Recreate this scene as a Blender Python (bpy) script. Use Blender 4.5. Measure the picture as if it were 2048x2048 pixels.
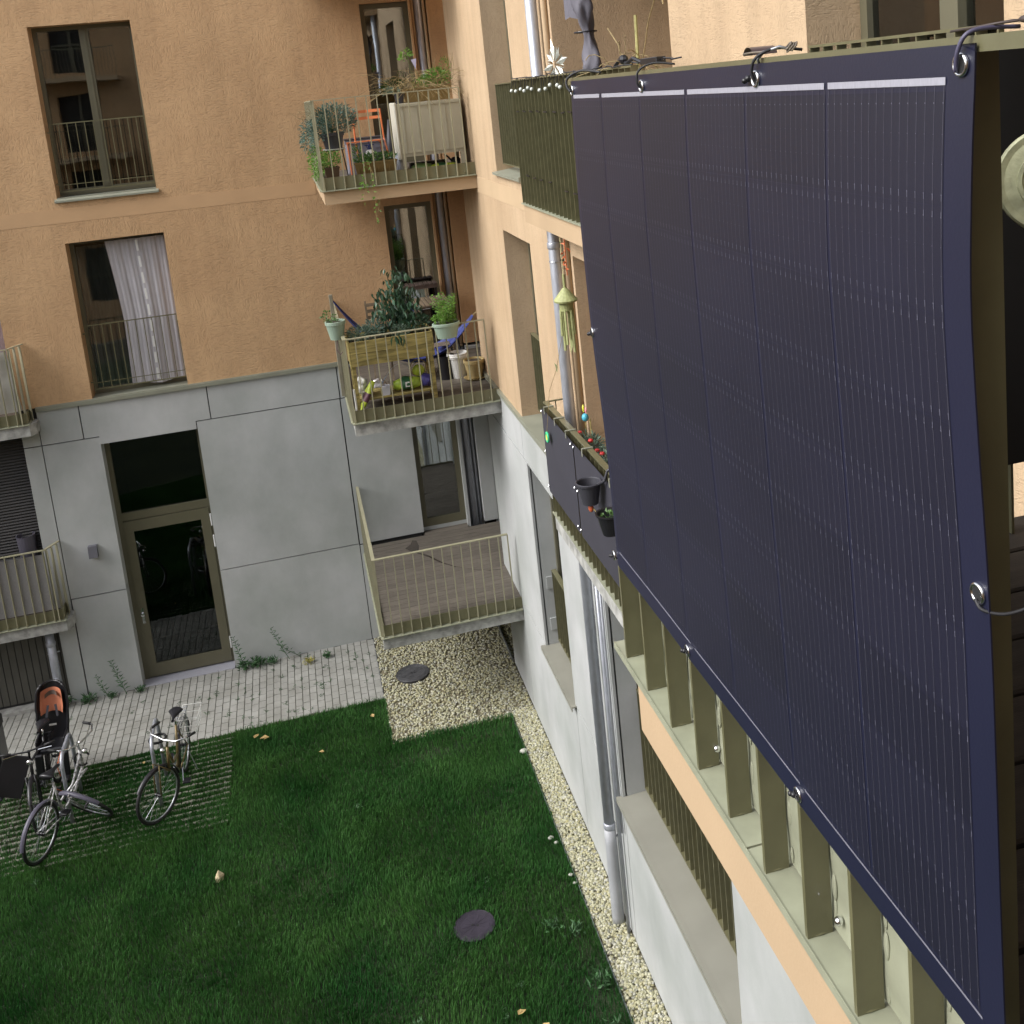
import bpy, math, random
import numpy as np
from mathutils import Matrix, Vector, Euler
for o in list(bpy.data.objects): bpy.data.objects.remove(o)
SC = bpy.context.scene
COL = SC.collection
R = math.radians
rnd = random.Random(7)

# ------------------------------------------------------------------ camera
cd = bpy.data.cameras.new('camera'); cam = bpy.data.objects.new('camera', cd); COL.objects.link(cam)
SC.camera = cam
CR = ((0.96201938, -0.25664646, -0.09301244), (-0.13403328, -0.14725612, -0.97997485), (0.23781043, 0.95522156, -0.17606241))
rx, ry, rz_ = Vector(CR[0]), -Vector(CR[1]), -Vector(CR[2])
m = Matrix.Identity(4)
for i in range(3):
    m[i][0] = rx[i]; m[i][1] = ry[i]; m[i][2] = rz_[i]
m.translation = Vector((0, 0, 8.5))
cam.matrix_world = m
cd.sensor_width = 36; cd.sensor_fit = 'HORIZONTAL'
cd.lens = 2156.55 / 2048 * 36
cd.shift_x = (1024 - 1128.1) / 2048
cd.shift_y = (551.2 - 1024) / 2048
cd.clip_start = 0.05; cd.clip_end = 500
SC.render.resolution_x = 1024; SC.render.resolution_y = 1024

# ------------------------------------------------------------------ light
w = bpy.data.worlds.new('World'); SC.world = w; w.use_nodes = True
nt = w.node_tree; nt.nodes.clear()
sky = nt.nodes.new('ShaderNodeTexSky'); sky.sky_type = 'NISHITA'; sky.sun_disc = False
SUN_EL, SUN_AZ = 42.0, -98.0            # azimuth measured from +Y, clockwise positive
sky.sun_elevation = R(SUN_EL); sky.sun_rotation = R(SUN_AZ)
sky.air_density = 1.0; sky.dust_density = 3.0; sky.ozone_density = 1.0
hs = nt.nodes.new('ShaderNodeHueSaturation'); hs.inputs['Saturation'].default_value = 0.28
bg = nt.nodes.new('ShaderNodeBackground'); bg.inputs['Strength'].default_value = 0.15
wo = nt.nodes.new('ShaderNodeOutputWorld')
nt.links.new(sky.outputs[0], hs.inputs['Color']); nt.links.new(hs.outputs[0], bg.inputs[0]); nt.links.new(bg.outputs[0], wo.inputs[0])
sl = bpy.data.lights.new('sun', 'SUN'); sun = bpy.data.objects.new('sun', sl); COL.objects.link(sun)
sl.energy = 1.2; sl.angle = R(35); sl.color = (1.0, 0.985, 0.97)
az = R(SUN_AZ); el = R(SUN_EL)
sd = Vector((math.sin(az) * math.cos(el), math.cos(az) * math.cos(el), math.sin(el)))
sun.rotation_euler = sd.to_track_quat('Z', 'Y').to_euler()
sun.location = (0, 0, 30)
SC.view_settings.view_transform = 'Standard'; SC.view_settings.look = 'None'
SC.view_settings.exposure = 0.98; SC.view_settings.gamma = 1.0
SC.view_settings.use_curve_mapping = False

# ------------------------------------------------------------------ helpers
ORG = {}
def tag(o, label=None, cat=None, group=None, kind=None):
    if label: o['label'] = label
    if cat: o['category'] = cat
    if group: o['group'] = group
    if kind: o['kind'] = kind
    return o
def thing(name, label, cat, loc=(0, 0, 0), group=None):
    o = bpy.data.objects.new(name, None); COL.objects.link(o); o.location = loc
    o.empty_display_size = 0.1
    ORG[o.name] = Vector(loc)
    return tag(o, label, cat, group)
class MB:
    def __init__(s): s.v = []; s.f = []
    def mark(s): return len(s.v)
    def xf(s, i, M):
        for k in range(i, len(s.v)): s.v[k] = tuple(M @ Vector(s.v[k]))
        return s
    def add(s, vs, fs):
        b = len(s.v); s.v += [tuple(p) for p in vs]; s.f += [tuple(b + i for i in f) for f in fs]; return s
    def box(s, x0, x1, y0, y1, z0, z1):
        if x0 > x1: x0, x1 = x1, x0
        if y0 > y1: y0, y1 = y1, y0
        if z0 > z1: z0, z1 = z1, z0
        return s.add([(x0,y0,z0),(x1,y0,z0),(x1,y1,z0),(x0,y1,z0),(x0,y0,z1),(x1,y0,z1),(x1,y1,z1),(x0,y1,z1)],
                     [(0,3,2,1),(4,5,6,7),(0,1,5,4),(1,2,6,5),(2,3,7,6),(3,0,4,7)])
    def bbox(s, x0, x1, y0, y1, z0, z1, b=0.004):
        # box with chamfered vertical edges and top
        b = min(b, abs(x1-x0)*.3, abs(y1-y0)*.3, abs(z1-z0)*.3)
        o = [(x0+b,y0),(x1-b,y0),(x1,y0+b),(x1,y1-b),(x1-b,y1),(x0+b,y1),(x0,y1-b),(x0,y0+b)]
        i_ = [(x0+b*1.5,y0+b),(x1-b*1.5,y0+b),(x1-b,y0+b*1.5),(x1-b,y1-b*1.5),(x1-b*1.5,y1-b),(x0+b*1.5,y1-b),(x0+b,y1-b*1.5),(x0+b,y0+b*1.5)]
        vs = [(x,y,z0) for x,y in o] + [(x,y,z1-b) for x,y in o] + [(x,y,z1) for x,y in i_]
        fs = [tuple(reversed(range(8))), tuple(range(16,24))]
        for r in (0, 8):
            for k in range(8):
                fs.append((r+k, r+(k+1)%8, r+8+(k+1)%8, r+8+k))
        return s.add(vs, fs)
    def bar(s, p0, p1, wd, ht, up=(0,0,1)):
        p0 = Vector(p0); p1 = Vector(p1); d = (p1-p0).normalized(); u = Vector(up)
        if abs(d.dot(u)) > .98: u = Vector((0,1,0))
        a = d.cross(u).normalized(); u = a.cross(d).normalized()
        vs = []
        for p in (p0, p1):
            for sa, su in ((-1,-1),(1,-1),(1,1),(-1,1)): vs.append(p + a*sa*wd/2 + u*su*ht/2)
        return s.add(vs, [(0,1,2,3),(7,6,5,4),(0,4,5,1),(1,5,6,2),(2,6,7,3),(3,7,4,0)])
    def tube(s, pts, r, n=8, cap=True):
        pts = [Vector(p) for p in pts]; N = len(pts)
        rs = r if isinstance(r, (list, tuple)) else [r]*N
        vs = []; fs = []
        a = None
        for k in range(N):
            if k == 0: d = pts[1]-pts[0]
            elif k == N-1: d = pts[-1]-pts[-2]
            else: d = (pts[k+1]-pts[k]).normalized() + (pts[k]-pts[k-1]).normalized()
            if d.length < 1e-9: d = Vector((0,0,1))
            d.normalize()
            if a is None:
                h = Vector((0,0,1)) if abs(d.z) < .9 else Vector((1,0,0))
                a = d.cross(h).normalized()
            else:
                a = (a - d*a.dot(d))
                if a.length < 1e-6: a = d.cross(Vector((0,1,0)))
                a.normalize()
            b = d.cross(a)
            for j in range(n):
                t = 2*math.pi*j/n
                vs.append(pts[k] + (a*math.cos(t) + b*math.sin(t))*rs[k])
        for k in range(N-1):
            for j in range(n):
                fs.append((k*n+j, k*n+(j+1)%n, (k+1)*n+(j+1)%n, (k+1)*n+j))
        if cap: fs.append(tuple(reversed(range(n)))); fs.append(tuple(range((N-1)*n, N*n)))
        return s.add(vs, fs)
    def lathe(s, prof, c=(0,0,0), n=24, cap=True):
        vs = []; fs = []; c = Vector(c)
        for r_, z in prof:
            for j in range(n):
                t = 2*math.pi*j/n; vs.append((c.x+r_*math.cos(t), c.y+r_*math.sin(t), c.z+z))
        for k in range(len(prof)-1):
            for j in range(n): fs.append((k*n+j, k*n+(j+1)%n, (k+1)*n+(j+1)%n, (k+1)*n+j))
        if cap: fs.append(tuple(reversed(range(n)))); fs.append(tuple(range((len(prof)-1)*n, len(prof)*n)))
        return s.add(vs, fs)
    def torus(s, c, Rr, r, axis='z', n=24, k=8, a0=0, a1=360):
        c = Vector(c); pts = []
        full = abs(a1-a0-360) < 1e-6
        for i in range(n+(0 if full else 1)):
            t = R(a0+(a1-a0)*i/n); x, y = math.cos(t)*Rr, math.sin(t)*Rr
            pts.append(c + (Vector((x,y,0)) if axis=='z' else Vector((0,x,y)) if axis=='x' else Vector((x,0,y))))
        if not full: return s.tube(pts, r, k)
        ax = {'z':Vector((0,0,1)),'x':Vector((1,0,0)),'y':Vector((0,1,0))}[axis]
        vs = []; fs = []
        for p in pts:
            rad = (p-c).normalized()
            for j in range(k):
                t = 2*math.pi*j/k; vs.append(p + rad*math.cos(t)*r + ax*math.sin(t)*r)
        N = len(pts)
        for i in range(N):
            for j in range(k): fs.append((i*k+j, i*k+(j+1)%k, ((i+1)%N)*k+(j+1)%k, ((i+1)%N)*k+j))
        return s.add(vs, fs)
    def ball(s, c, r, n=10, m=7, sc=(1,1,1)):
        prof = []; c = Vector(c); vs = []; fs = []
        for i in range(m+1):
            ph = math.pi*i/m
            for j in range(n):
                t = 2*math.pi*j/n
                vs.append((c.x+r*sc[0]*math.sin(ph)*math.cos(t), c.y+r*sc[1]*math.sin(ph)*math.sin(t), c.z-r*sc[2]*math.cos(ph)))
        for i in range(m):
            for j in range(n): fs.append((i*n+j, i*n+(j+1)%n, (i+1)*n+(j+1)%n, (i+1)*n+j))
        return s.add(vs, fs)
    def sheet(s, fn, nu, nv):
        vs = [fn(i/nu, j/nv) for j in range(nv+1) for i in range(nu+1)]
        fs = [(j*(nu+1)+i, j*(nu+1)+i+1, (j+1)*(nu+1)+i+1, (j+1)*(nu+1)+i) for j in range(nv) for i in range(nu)]
        return s.add(vs, fs)
    def leaf(s, p, d, L, wd, n=None, curl=.15):
        p = Vector(p); d = Vector(d).normalized()
        n = Vector(n) if n else Vector((rnd.uniform(-1,1), rnd.uniform(-1,1), rnd.uniform(-.2,1)))
        a = d.cross(n)
        if a.length < 1e-4: a = d.cross(Vector((1,0,.3)))
        a.normalize(); n = a.cross(d)
        return s.add([p, p+d*L*.45+a*wd*.5+n*L*curl, p+d*L-n*L*curl*.3, p+d*L*.45-a*wd*.5+n*L*curl, p+d*L*.5], [(0,1,4),(1,2,4),(2,3,4),(3,0,4)])
    def build(s, name, mat, parent=None, label=None, smooth=False, org=None):
        me = bpy.data.meshes.new(name)
        o = bpy.data.objects.new(name, me); COL.objects.link(o)
        if parent is not None:
            root = parent
            while root.parent: root = root.parent
            og = ORG.get(root.name, Vector((0,0,0))); o.parent = parent; ORG[o.name] = og
        elif org is not None:
            og = Vector(org); o.location = og; ORG[o.name] = og
        else: og = Vector((0,0,0)); ORG[o.name] = og
        me.from_pydata([(p[0]-og.x, p[1]-og.y, p[2]-og.z) for p in s.v], [], s.f)
        me.materials.append(mat)
        if smooth: me.polygons.foreach_set('use_smooth', [True]*len(me.polygons))
        me.update()
        if label: o['label'] = label
        return o
def single(name, mb, mat, label, cat, group=None, smooth=False, kind=None, org=None):
    if org is None:
        n = len(mb.v); org = (sum(p[0] for p in mb.v)/n, sum(p[1] for p in mb.v)/n, min(p[2] for p in mb.v))
    o = mb.build(name, mat, None, None, smooth, org)
    return tag(o, label, cat, group, kind)
def copy_tree(o, parent=None):
    c = o.copy(); COL.objects.link(c)
    if parent: c.parent = parent
    for ch in [k for k in bpy.data.objects if k.parent == o]: copy_tree(ch, c)
    return c

# ------------------------------------------------------------------ materials
MATS = {}
def mat(name, col=(.5,.5,.5), rough=.6, metal=0., var=.12, vscale=3., bump=0., bscale=40., col2=None, spec=.5, island=0., stretch=None, trans=0., detail=6., coat=0.):
    if name in MATS: return MATS[name]
    M = bpy.data.materials.new(name); M.use_nodes = True; MATS[name] = M
    nt = M.node_tree; N = nt.nodes; L = nt.links
    b = N['Principled BSDF']; b.inputs['Roughness'].default_value = rough; b.inputs['Metallic'].default_value = metal
    b.inputs['Specular IOR Level'].default_value = spec
    if coat: b.inputs['Coat Weight'].default_value = coat; b.inputs['Coat Roughness'].default_value = .08
    tc = N.new('ShaderNodeTexCoord'); mp = N.new('ShaderNodeMapping'); L.new(tc.outputs['Object'], mp.inputs[0])
    if stretch: mp.inputs['Scale'].default_value = stretch
    nz = N.new('ShaderNodeTexNoise'); nz.inputs['Scale'].default_value = vscale; nz.inputs['Detail'].default_value = detail
    L.new(mp.outputs[0], nz.inputs['Vector'])
    rp = N.new('ShaderNodeValToRGB'); L.new(nz.outputs['Fac'], rp.inputs[0])
    c1 = tuple(max(0, c*(1-var)) for c in col); c2 = tuple(min(1, c*(1+var)) for c in (col2 or col))
    if col2: c1 = tuple(c*(1-var) for c in col); c2 = tuple(c*(1+var) for c in col2)
    rp.color_ramp.elements[0].position = .32; rp.color_ramp.elements[1].position = .68
    rp.color_ramp.elements[0].color = (*c1, 1); rp.color_ramp.elements[1].color = (*c2, 1)
    out = rp.outputs[0]
    if island:
        g = N.new('ShaderNodeNewGeometry'); mr = N.new('ShaderNodeMapRange'); L.new(g.outputs['Random Per Island'], mr.inputs[0])
        mr.inputs[3].default_value = 1-island; mr.inputs[4].default_value = 1+island
        vm = N.new('ShaderNodeVectorMath'); vm.operation = 'SCALE'; L.new(out, vm.inputs[0]); L.new(mr.outputs[0], vm.inputs['Scale']); out = vm.outputs[0]
    L.new(out, b.inputs['Base Color'])
    if bump:
        n2 = N.new('ShaderNodeTexNoise'); n2.inputs['Scale'].default_value = bscale; n2.inputs['Detail'].default_value = 5
        L.new(mp.outputs[0], n2.inputs['Vector'])
        bp = N.new('ShaderNodeBump'); bp.inputs['Strength'].default_value = 1; bp.inputs['Distance'].default_value = bump
        L.new(n2.outputs['Fac'], bp.inputs['Height']); L.new(bp.outputs[0], b.inputs['Normal'])
    if trans:
        tr = N.new('ShaderNodeBsdfTranslucent'); L.new(out, tr.inputs[0]); mx = N.new('ShaderNodeMixShader'); mx.inputs[0].default_value = trans
        L.new(b.outputs[0], mx.inputs[1]); L.new(tr.outputs[0], mx.inputs[2]); L.new(mx.outputs[0], N['Material Output'].inputs[0])
    return M

def stucco(name, col, col2, dist=.0045, scale=55, wave=True):
    M = bpy.data.materials.new(name); M.use_nodes = True; MATS[name] = M
    nt = M.node_tree; N = nt.nodes; L = nt.links
    b = N['Principled BSDF']; b.inputs['Roughness'].default_value = .9; b.inputs['Specular IOR Level'].default_value = .2
    tc = N.new('ShaderNodeTexCoord')
    nz = N.new('ShaderNodeTexNoise'); nz.inputs['Scale'].default_value = 1.1; nz.inputs['Detail'].default_value = 5; nz.inputs['Roughness'].default_value = .6
    L.new(tc.outputs['Object'], nz.inputs['Vector'])
    rp = N.new('ShaderNodeValToRGB'); L.new(nz.outputs['Fac'], rp.inputs[0])
    rp.color_ramp.elements[0].position = .35; rp.color_ramp.elements[1].position = .65
    rp.color_ramp.elements[0].color = (*col, 1); rp.color_ramp.elements[1].color = (*col2, 1)
    # grooved render: direction patches picked by a coarse noise, fine worms inside
    def worm(sc, seed):
        mp = N.new('ShaderNodeMapping'); mp.inputs['Scale'].default_value = sc; mp.inputs['Location'].default_value = (seed, seed*2, seed*3)
        L.new(tc.outputs['Object'], mp.inputs[0])
        t = N.new('ShaderNodeTexNoise'); t.inputs['Scale'].default_value = scale; t.inputs['Detail'].default_value = 2; t.inputs['Distortion'].default_value = .8
        L.new(mp.outputs[0], t.inputs['Vector'])
        r = N.new('ShaderNodeMapRange'); r.inputs[1].default_value = .36; r.inputs[2].default_value = .5; r.clamp = True
        L.new(t.outputs['Fac'], r.inputs[0]); return r.outputs[0]
    wa = worm((.3, .3, 1.1), 1.); wb = worm((1.1, 1.1, .3), 5.)
    pz = N.new('ShaderNodeTexNoise'); pz.inputs['Scale'].default_value = 3.2; pz.inputs['Detail'].default_value = 1; L.new(tc.outputs['Object'], pz.inputs['Vector'])
    pr = N.new('ShaderNodeMapRange'); pr.inputs[1].default_value = .47; pr.inputs[2].default_value = .56; L.new(pz.outputs['Fac'], pr.inputs[0])
    mx = N.new('ShaderNodeMix'); mx.data_type = 'FLOAT'; L.new(pr.outputs[0], mx.inputs[0]); L.new(wa, mx.inputs[2]); L.new(wb, mx.inputs[3])
    bp = N.new('ShaderNodeBump'); bp.inputs['Distance'].default_value = dist; bp.inputs['Strength'].default_value = .55
    L.new(mx.outputs[0], bp.inputs['Height'])
    b2 = N.new('ShaderNodeBump'); b2.inputs['Distance'].default_value = .012; b2.inputs['Strength'].default_value = .4
    z2 = N.new('ShaderNodeTexNoise'); z2.inputs['Scale'].default_value = 7; z2.inputs['Detail'].default_value = 3; L.new(tc.outputs['Object'], z2.inputs['Vector'])
    L.new(z2.outputs['Fac'], b2.inputs['Height']); L.new(bp.outputs[0], b2.inputs['Normal']); L.new(b2.outputs[0], b.inputs['Normal'])
    # base colour slightly darker in the grooves
    dm = N.new('ShaderNodeMapRange'); dm.inputs[3].default_value = .9; dm.inputs[4].default_value = 1.0; L.new(mx.outputs[0], dm.inputs[0])
    vm = N.new('ShaderNodeVectorMath'); vm.operation = 'SCALE'; L.new(rp.outputs[0], vm.inputs[0]); L.new(dm.outputs[0], vm.inputs['Scale'])
    ms = N.new('ShaderNodeMapping'); ms.inputs['Scale'].default_value = (5, 5, .22); L.new(tc.outputs['Object'], ms.inputs[0])
    zs = N.new('ShaderNodeTexNoise'); zs.inputs['Scale'].default_value = 1.; zs.inputs['Detail'].default_value = 6; zs.inputs['Roughness'].default_value = .7; L.new(ms.outputs[0], zs.inputs['Vector'])
    rs_ = N.new('ShaderNodeMapRange'); rs_.inputs[1].default_value = .35; rs_.inputs[2].default_value = .6; rs_.inputs[3].default_value = .90; rs_.inputs[4].default_value = 1.02; L.new(zs.outputs['Fac'], rs_.inputs[0])
    v2 = N.new('ShaderNodeVectorMath'); v2.operation = 'SCALE'; L.new(vm.outputs[0], v2.inputs[0]); L.new(rs_.outputs[0], v2.inputs['Scale'])
    L.new(v2.outputs[0], b.inputs['Base Color'])
    return M

def glassmat(name, tint=(.75,.8,.78), ior=2.35):
    M = bpy.data.materials.new(name); M.use_nodes = True; nt = M.node_tree; N = nt.nodes; L = nt.links
    N.remove(N['Principled BSDF'])
    t = N.new('ShaderNodeBsdfTransparent'); t.inputs[0].default_value = (*tint, 1)
    g = N.new('ShaderNodeBsdfGlossy'); g.inputs['Roughness'].default_value = .015; g.inputs['Color'].default_value = (.9,.92,.95,1)
    f = N.new('ShaderNodeFresnel'); f.inputs[0].default_value = ior
    nz = N.new('ShaderNodeTexNoise'); nz.inputs['Scale'].default_value = 1.2; tc = N.new('ShaderNodeTexCoord'); L.new(tc.outputs['Object'], nz.inputs['Vector'])
    bp = N.new('ShaderNodeBump'); bp.inputs['Distance'].default_value = .004; bp.inputs['Strength'].default_value = .3
    L.new(nz.outputs['Fac'], bp.inputs['Height']); L.new(bp.outputs[0], g.inputs['Normal'])
    x = N.new('ShaderNodeMixShader'); L.new(f.outputs[0], x.inputs[0]); L.new(t.outputs[0], x.inputs[1]); L.new(g.outputs[0], x.inputs[2])
    L.new(x.outputs[0], N['Material Output'].inputs[0]); MATS[name] = M
    return M

M_ORA = stucco('orange_render', (.505,.325,.18), (.57,.375,.21))
M_ORB = stucco('orange_render_side', (.49,.355,.225), (.54,.40,.26), .0035, 115)
M_ORS = mat('orange_smooth', (.445,.325,.205), .85, var=.06, vscale=2, bump=.0006, bscale=150, spec=.2)
def concrete(name, a, b_, sx=1):
    M = mat(name, a, .75, var=.03, vscale=1.0, bump=.0008, bscale=60, col2=b_, spec=.3)
    nt = M.node_tree; N = nt.nodes; L = nt.links
    bs = N['Principled BSDF']; src = bs.inputs['Base Color'].links[0].from_socket
    tc = N.new('ShaderNodeTexCoord'); mp = N.new('ShaderNodeMapping'); mp.inputs['Scale'].default_value = (1.5, 1.5, .9); L.new(tc.outputs['Object'], mp.inputs[0])
    z = N.new('ShaderNodeTexNoise'); z.inputs['Scale'].default_value = 1.6; z.inputs['Detail'].default_value = 7; z.inputs['Roughness'].default_value = .65; L.new(mp.outputs[0], z.inputs['Vector'])
    mr = N.new('ShaderNodeMapRange'); mr.inputs[1].default_value = .3; mr.inputs[2].default_value = .7; mr.inputs[3].default_value = .90; mr.inputs[4].default_value = 1.06; L.new(z.outputs['Fac'], mr.inputs[0])
    vo = N.new('ShaderNodeTexVoronoi'); vo.inputs['Scale'].default_value = 3.1; L.new(tc.outputs['Object'], vo.inputs['Vector'])
    sp = N.new('ShaderNodeMapRange'); sp.inputs[1].default_value = .0; sp.inputs[2].default_value = .035; sp.inputs[3].default_value = .82; sp.inputs[4].default_value = 1.; L.new(vo.outputs['Distance'], sp.inputs[0])
    mu = N.new('ShaderNodeMath'); mu.operation = 'MULTIPLY'; L.new(mr.outputs[0], mu.inputs[0]); L.new(sp.outputs[0], mu.inputs[1])
    vm = N.new('ShaderNodeVectorMath'); vm.operation = 'SCALE'; L.new(src, vm.inputs[0]); L.new(mu.outputs[0], vm.inputs['Scale'])
    L.new(vm.outputs[0], bs.inputs['Base Color'])
    return M
M_CON = concrete('fair_faced_concrete', (.385,.405,.39), (.465,.475,.475))
M_SLAB = mat('raw_concrete_slab', (.27,.27,.25), .9, var=.18, vscale=9, bump=.003, bscale=60, col2=(.38,.38,.36))
M_JNT = mat('joint_shadow', (.03,.03,.03), .9)
M_GRN = mat('olive_green_metal', (.125,.118,.062), .42, var=.12, vscale=14, bump=.0003, bscale=80, coat=.4)
M_PLT = mat('pale_olive_metal', (.275,.285,.205), .5, var=.12, vscale=18, bump=.0002, bscale=90)
M_SHT = mat('dark_olive_sheet', (.055,.058,.028), .3, var=.08, vscale=5)
M_SIL = mat('taupe_sill', (.25,.245,.205), .55, var=.06, vscale=3)
M_GRS = mat('olive_sill_metal', (.24,.245,.19), .5, var=.08, vscale=3)
M_FRM = mat('window_frame_green', (.12,.112,.072), .4, var=.05, vscale=4)
M_GLS = glassmat('window_glass')
M_GLD = glassmat('door_glass', (.35,.42,.38), 1.6)
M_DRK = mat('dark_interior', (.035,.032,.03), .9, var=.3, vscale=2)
M_ROOM = mat('room_wall', (.26,.23,.21), .9, var=.2, vscale=2)
M_ZNC = mat('galvanised_zinc', (.42,.44,.49), .42, .45, var=.12, vscale=30, stretch=(1,1,.3))
M_GRL = mat('pale_railing_paint', (.30,.285,.19), .45, var=.08, vscale=6)
M_GRK = mat('olive_skirting_paint', (.20,.19,.11), .45, var=.10, vscale=5)
M_BND = mat('render_band', (.53,.345,.195), .9, var=.04, vscale=2, spec=.2)
M_DCK = mat('deck_board', (.118,.102,.083), .7, var=.25, vscale=5, bump=.001, bscale=60, island=.12, stretch=(1,8,1))
M_DK2 = mat('dark_deck_board', (.035,.028,.022), .75, var=.3, vscale=5, bump=.001, bscale=60, island=.15, stretch=(1,8,1))
M_BLK = mat('black_rubber', (.015,.015,.016), .6, var=.2)
M_BLP = mat('black_plastic', (.015,.015,.018), .35, var=.2)
M_CHR = mat('chrome', (.75,.76,.78), .18, 1., var=.05)
M_STL = mat('steel', (.42,.44,.47), .35, .85, var=.15, vscale=20)
M_WHT = mat('white_plastic', (.72,.72,.70), .45, var=.05)
M_SOIL = mat('soil', (.045,.032,.022), .95, var=.4, vscale=30, bump=.004, bscale=60)

# ------------------------------------------------------------------ numbers of the courtyard (metres)
YA = 16.52          # face of the orange wall across the court
XB = 2.371          # face of the side wall
# ------------------------------------------------------------------ ground
g = MB(); g.add([(-60,-40,-.06),(60,-40,-.06),(60,60,-.06),(-60,60,-.06)], [(0,1,2,3)])
g.build('ground', mat('earth', (.05,.045,.03), .95, var=.4, vscale=3, bump=.01, bscale=20))['kind'] = 'structure'
def lawn_mat():
    M = mat('lawn_soil', (.012,.028,.008), .95, var=.3, vscale=1.2, bump=.01, bscale=50, col2=(.022,.032,.012))
    return M
g = MB(); g.sheet(lambda u,v: (-16+18.03*u, -8+20.65*v, -.02+.008*math.sin(u*40)*math.cos(v*33)), 60, 60)
g.sheet(lambda u,v: (-1.68+3.71*u if v < .4 else -1.68+2.07*u, 12.65+2.02*v, -.02), 20, 5)
g.build('lawn', lawn_mat())['kind'] = 'structure'

def rand_noise2(x, y):
    return (np.sin(x*1.7+y*.9)+np.sin(x*.6-y*2.1+1.3)+np.sin(x*3.1+y*2.7+4)*.6+np.sin(-x*5.3+y*4.1+2)*.4)/3
def grass_mesh(name, pts, hmin, hmax, wd, M, label, cat, lean=.6, seed=1):
    r = np.random.RandomState(seed); n = len(pts)
    a = r.uniform(0, 2*np.pi, n); h = r.uniform(hmin, hmax, n); ww = wd*r.uniform(.6, 1.3, n)
    h = h*(1+.25*rand_noise2(pts[:,0]*2, pts[:,1]*2))
    ln = r.uniform(.1, 1, n)*lean*h; la = r.uniform(0, 2*np.pi, n) 
    la = np.where(r.rand(n) < .6, rand_noise2(pts[:,0]*1.3+5, pts[:,1]*1.3)*4, la)
    dx, dy = np.cos(a)*ww/2, np.sin(a)*ww/2; lx, ly = np.cos(la)*ln, np.sin(la)*ln
    V = np.zeros((n, 5, 3)); z0 = -.02
    V[:,0] = np.stack([pts[:,0]-dx, pts[:,1]-dy, np.full(n, z0)], 1); V[:,1] = np.stack([pts[:,0]+dx, pts[:,1]+dy, np.full(n, z0)], 1)
    V[:,2] = np.stack([pts[:,0]+dx*.7+lx*.35, pts[:,1]+dy*.7+ly*.35, h*.6], 1); V[:,3] = np.stack([pts[:,0]-dx*.7+lx*.35, pts[:,1]-dy*.7+ly*.35, h*.6], 1)
    V[:,4] = np.stack([pts[:,0]+lx, pts[:,1]+ly, h*.95], 1)
    me = bpy.data.meshes.new(name); me.vertices.add(n*5); me.vertices.foreach_set('co', V.ravel())
    base = (np.arange(n)*5)[:,None]
    idx = np.concatenate([base+np.array([[0,1,2,3]]), base+np.array([[3,2,4]])], 1).ravel()
    me.loops.add(n*7); me.loops.foreach_set('vertex_index', idx.astype(np.int32))
    me.polygons.add(n*2)
    st = np.empty(n*2, np.int32); st[0::2] = np.arange(n)*7; st[1::2] = np.arange(n)*7+4
    me.polygons.foreach_set('loop_start', st)
    me.update(calc_edges=True); me.validate(); me.materials.append(M)
    o = bpy.data.objects.new(name, me); COL.objects.link(o)
    tag(o, label, cat, kind='stuff'); return o
def in_view(x, y, z=0., pad=.03):
    qx = CR[0][0]*x+CR[0][1]*y+CR[0][2]*(z-8.5); qy = CR[1][0]*x+CR[1][1]*y+CR[1][2]*(z-8.5); qz = CR[2][0]*x+CR[2][1]*y+CR[2][2]*(z-8.5)
    u = (qx/qz*2156.55+1128.1)/2048; v = (qy/qz*2156.55+551.2)/2048
    return (qz > 0) & (u > -pad-.25) & (u < 1+pad+.2) & (v > -pad) & (v < 1+pad+.3)
rs = np.random.RandomState(3)
P = np.stack([rs.uniform(-7.5, 2.05, 430000), rs.uniform(6.2, 14.67, 430000)], 1)
x, y = P[:,0], P[:,1]
keep = in_view(x, y)
keep &= ~((y > 13.54+.02*rand_noise2(x*9, y)) & (x > .40+.015*rand_noise2(y*11, x)))                            # gravel bed
keep &= ~((x > 2.035) )
keep &= ~((x < -1.70) & (y > 12.66))                        # grass pavers
keep &= ~(((x-.863)**2+(y-9.92)**2) < .2**2)                # manhole
bare = (np.exp(-((x-.85)/.55)**2-((y-13.1)/.16)**2) + np.exp(-((x-1.85)/.22)**2-((y-8.2)/1.6)**2)*.8 + .25*(rand_noise2(x*.9+3, y*1.1) > .55))
keep &= rs.rand(len(x)) > bare*.75
P = P[keep]
M_GRA = mat('grass_blade', (.028,.125,.026), .55, var=.22, vscale=.9, col2=(.060,.150,.036), island=.32, trans=.3, spec=.25)
grass_mesh('grass', P, .03, .075, .0075, M_GRA, 'short dark green lawn grass filling the courtyard', 'grass')
# longer pale blades and small weeds in the lawn
def weed(x, y, s, n=14, M=None, label=None, name='lawn_weed', z=0., up=.55, grp='weeds in the lawn'):
    b = MB(); n = int(n*2.2); lawn_ = grp.endswith('lawn')
    for i in range(n):
        a = rnd.uniform(0, 6.28); e = rnd.uniform(.25, 1.2)*up*2
        d = Vector((math.cos(a), math.sin(a), e))
        q = .42 if lawn_ else .6; b.leaf((x+rnd.gauss(0,.22)*s, y+rnd.gauss(0,.2)*s, z+rnd.uniform(0,.5)*s), d, s*q*rnd.uniform(.5, 1), s*.11, curl=.1)
    return single(name, b, M, label, 'weed', grp)
M_WEED = mat('weed_leaf', (.06,.14,.055), .5, var=.25, vscale=8, island=.35, trans=.25)
M_WEDY = mat('yellowed_leaf', (.36,.33,.09), .6, var=.25, vscale=8, island=.3, trans=.25)
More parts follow.
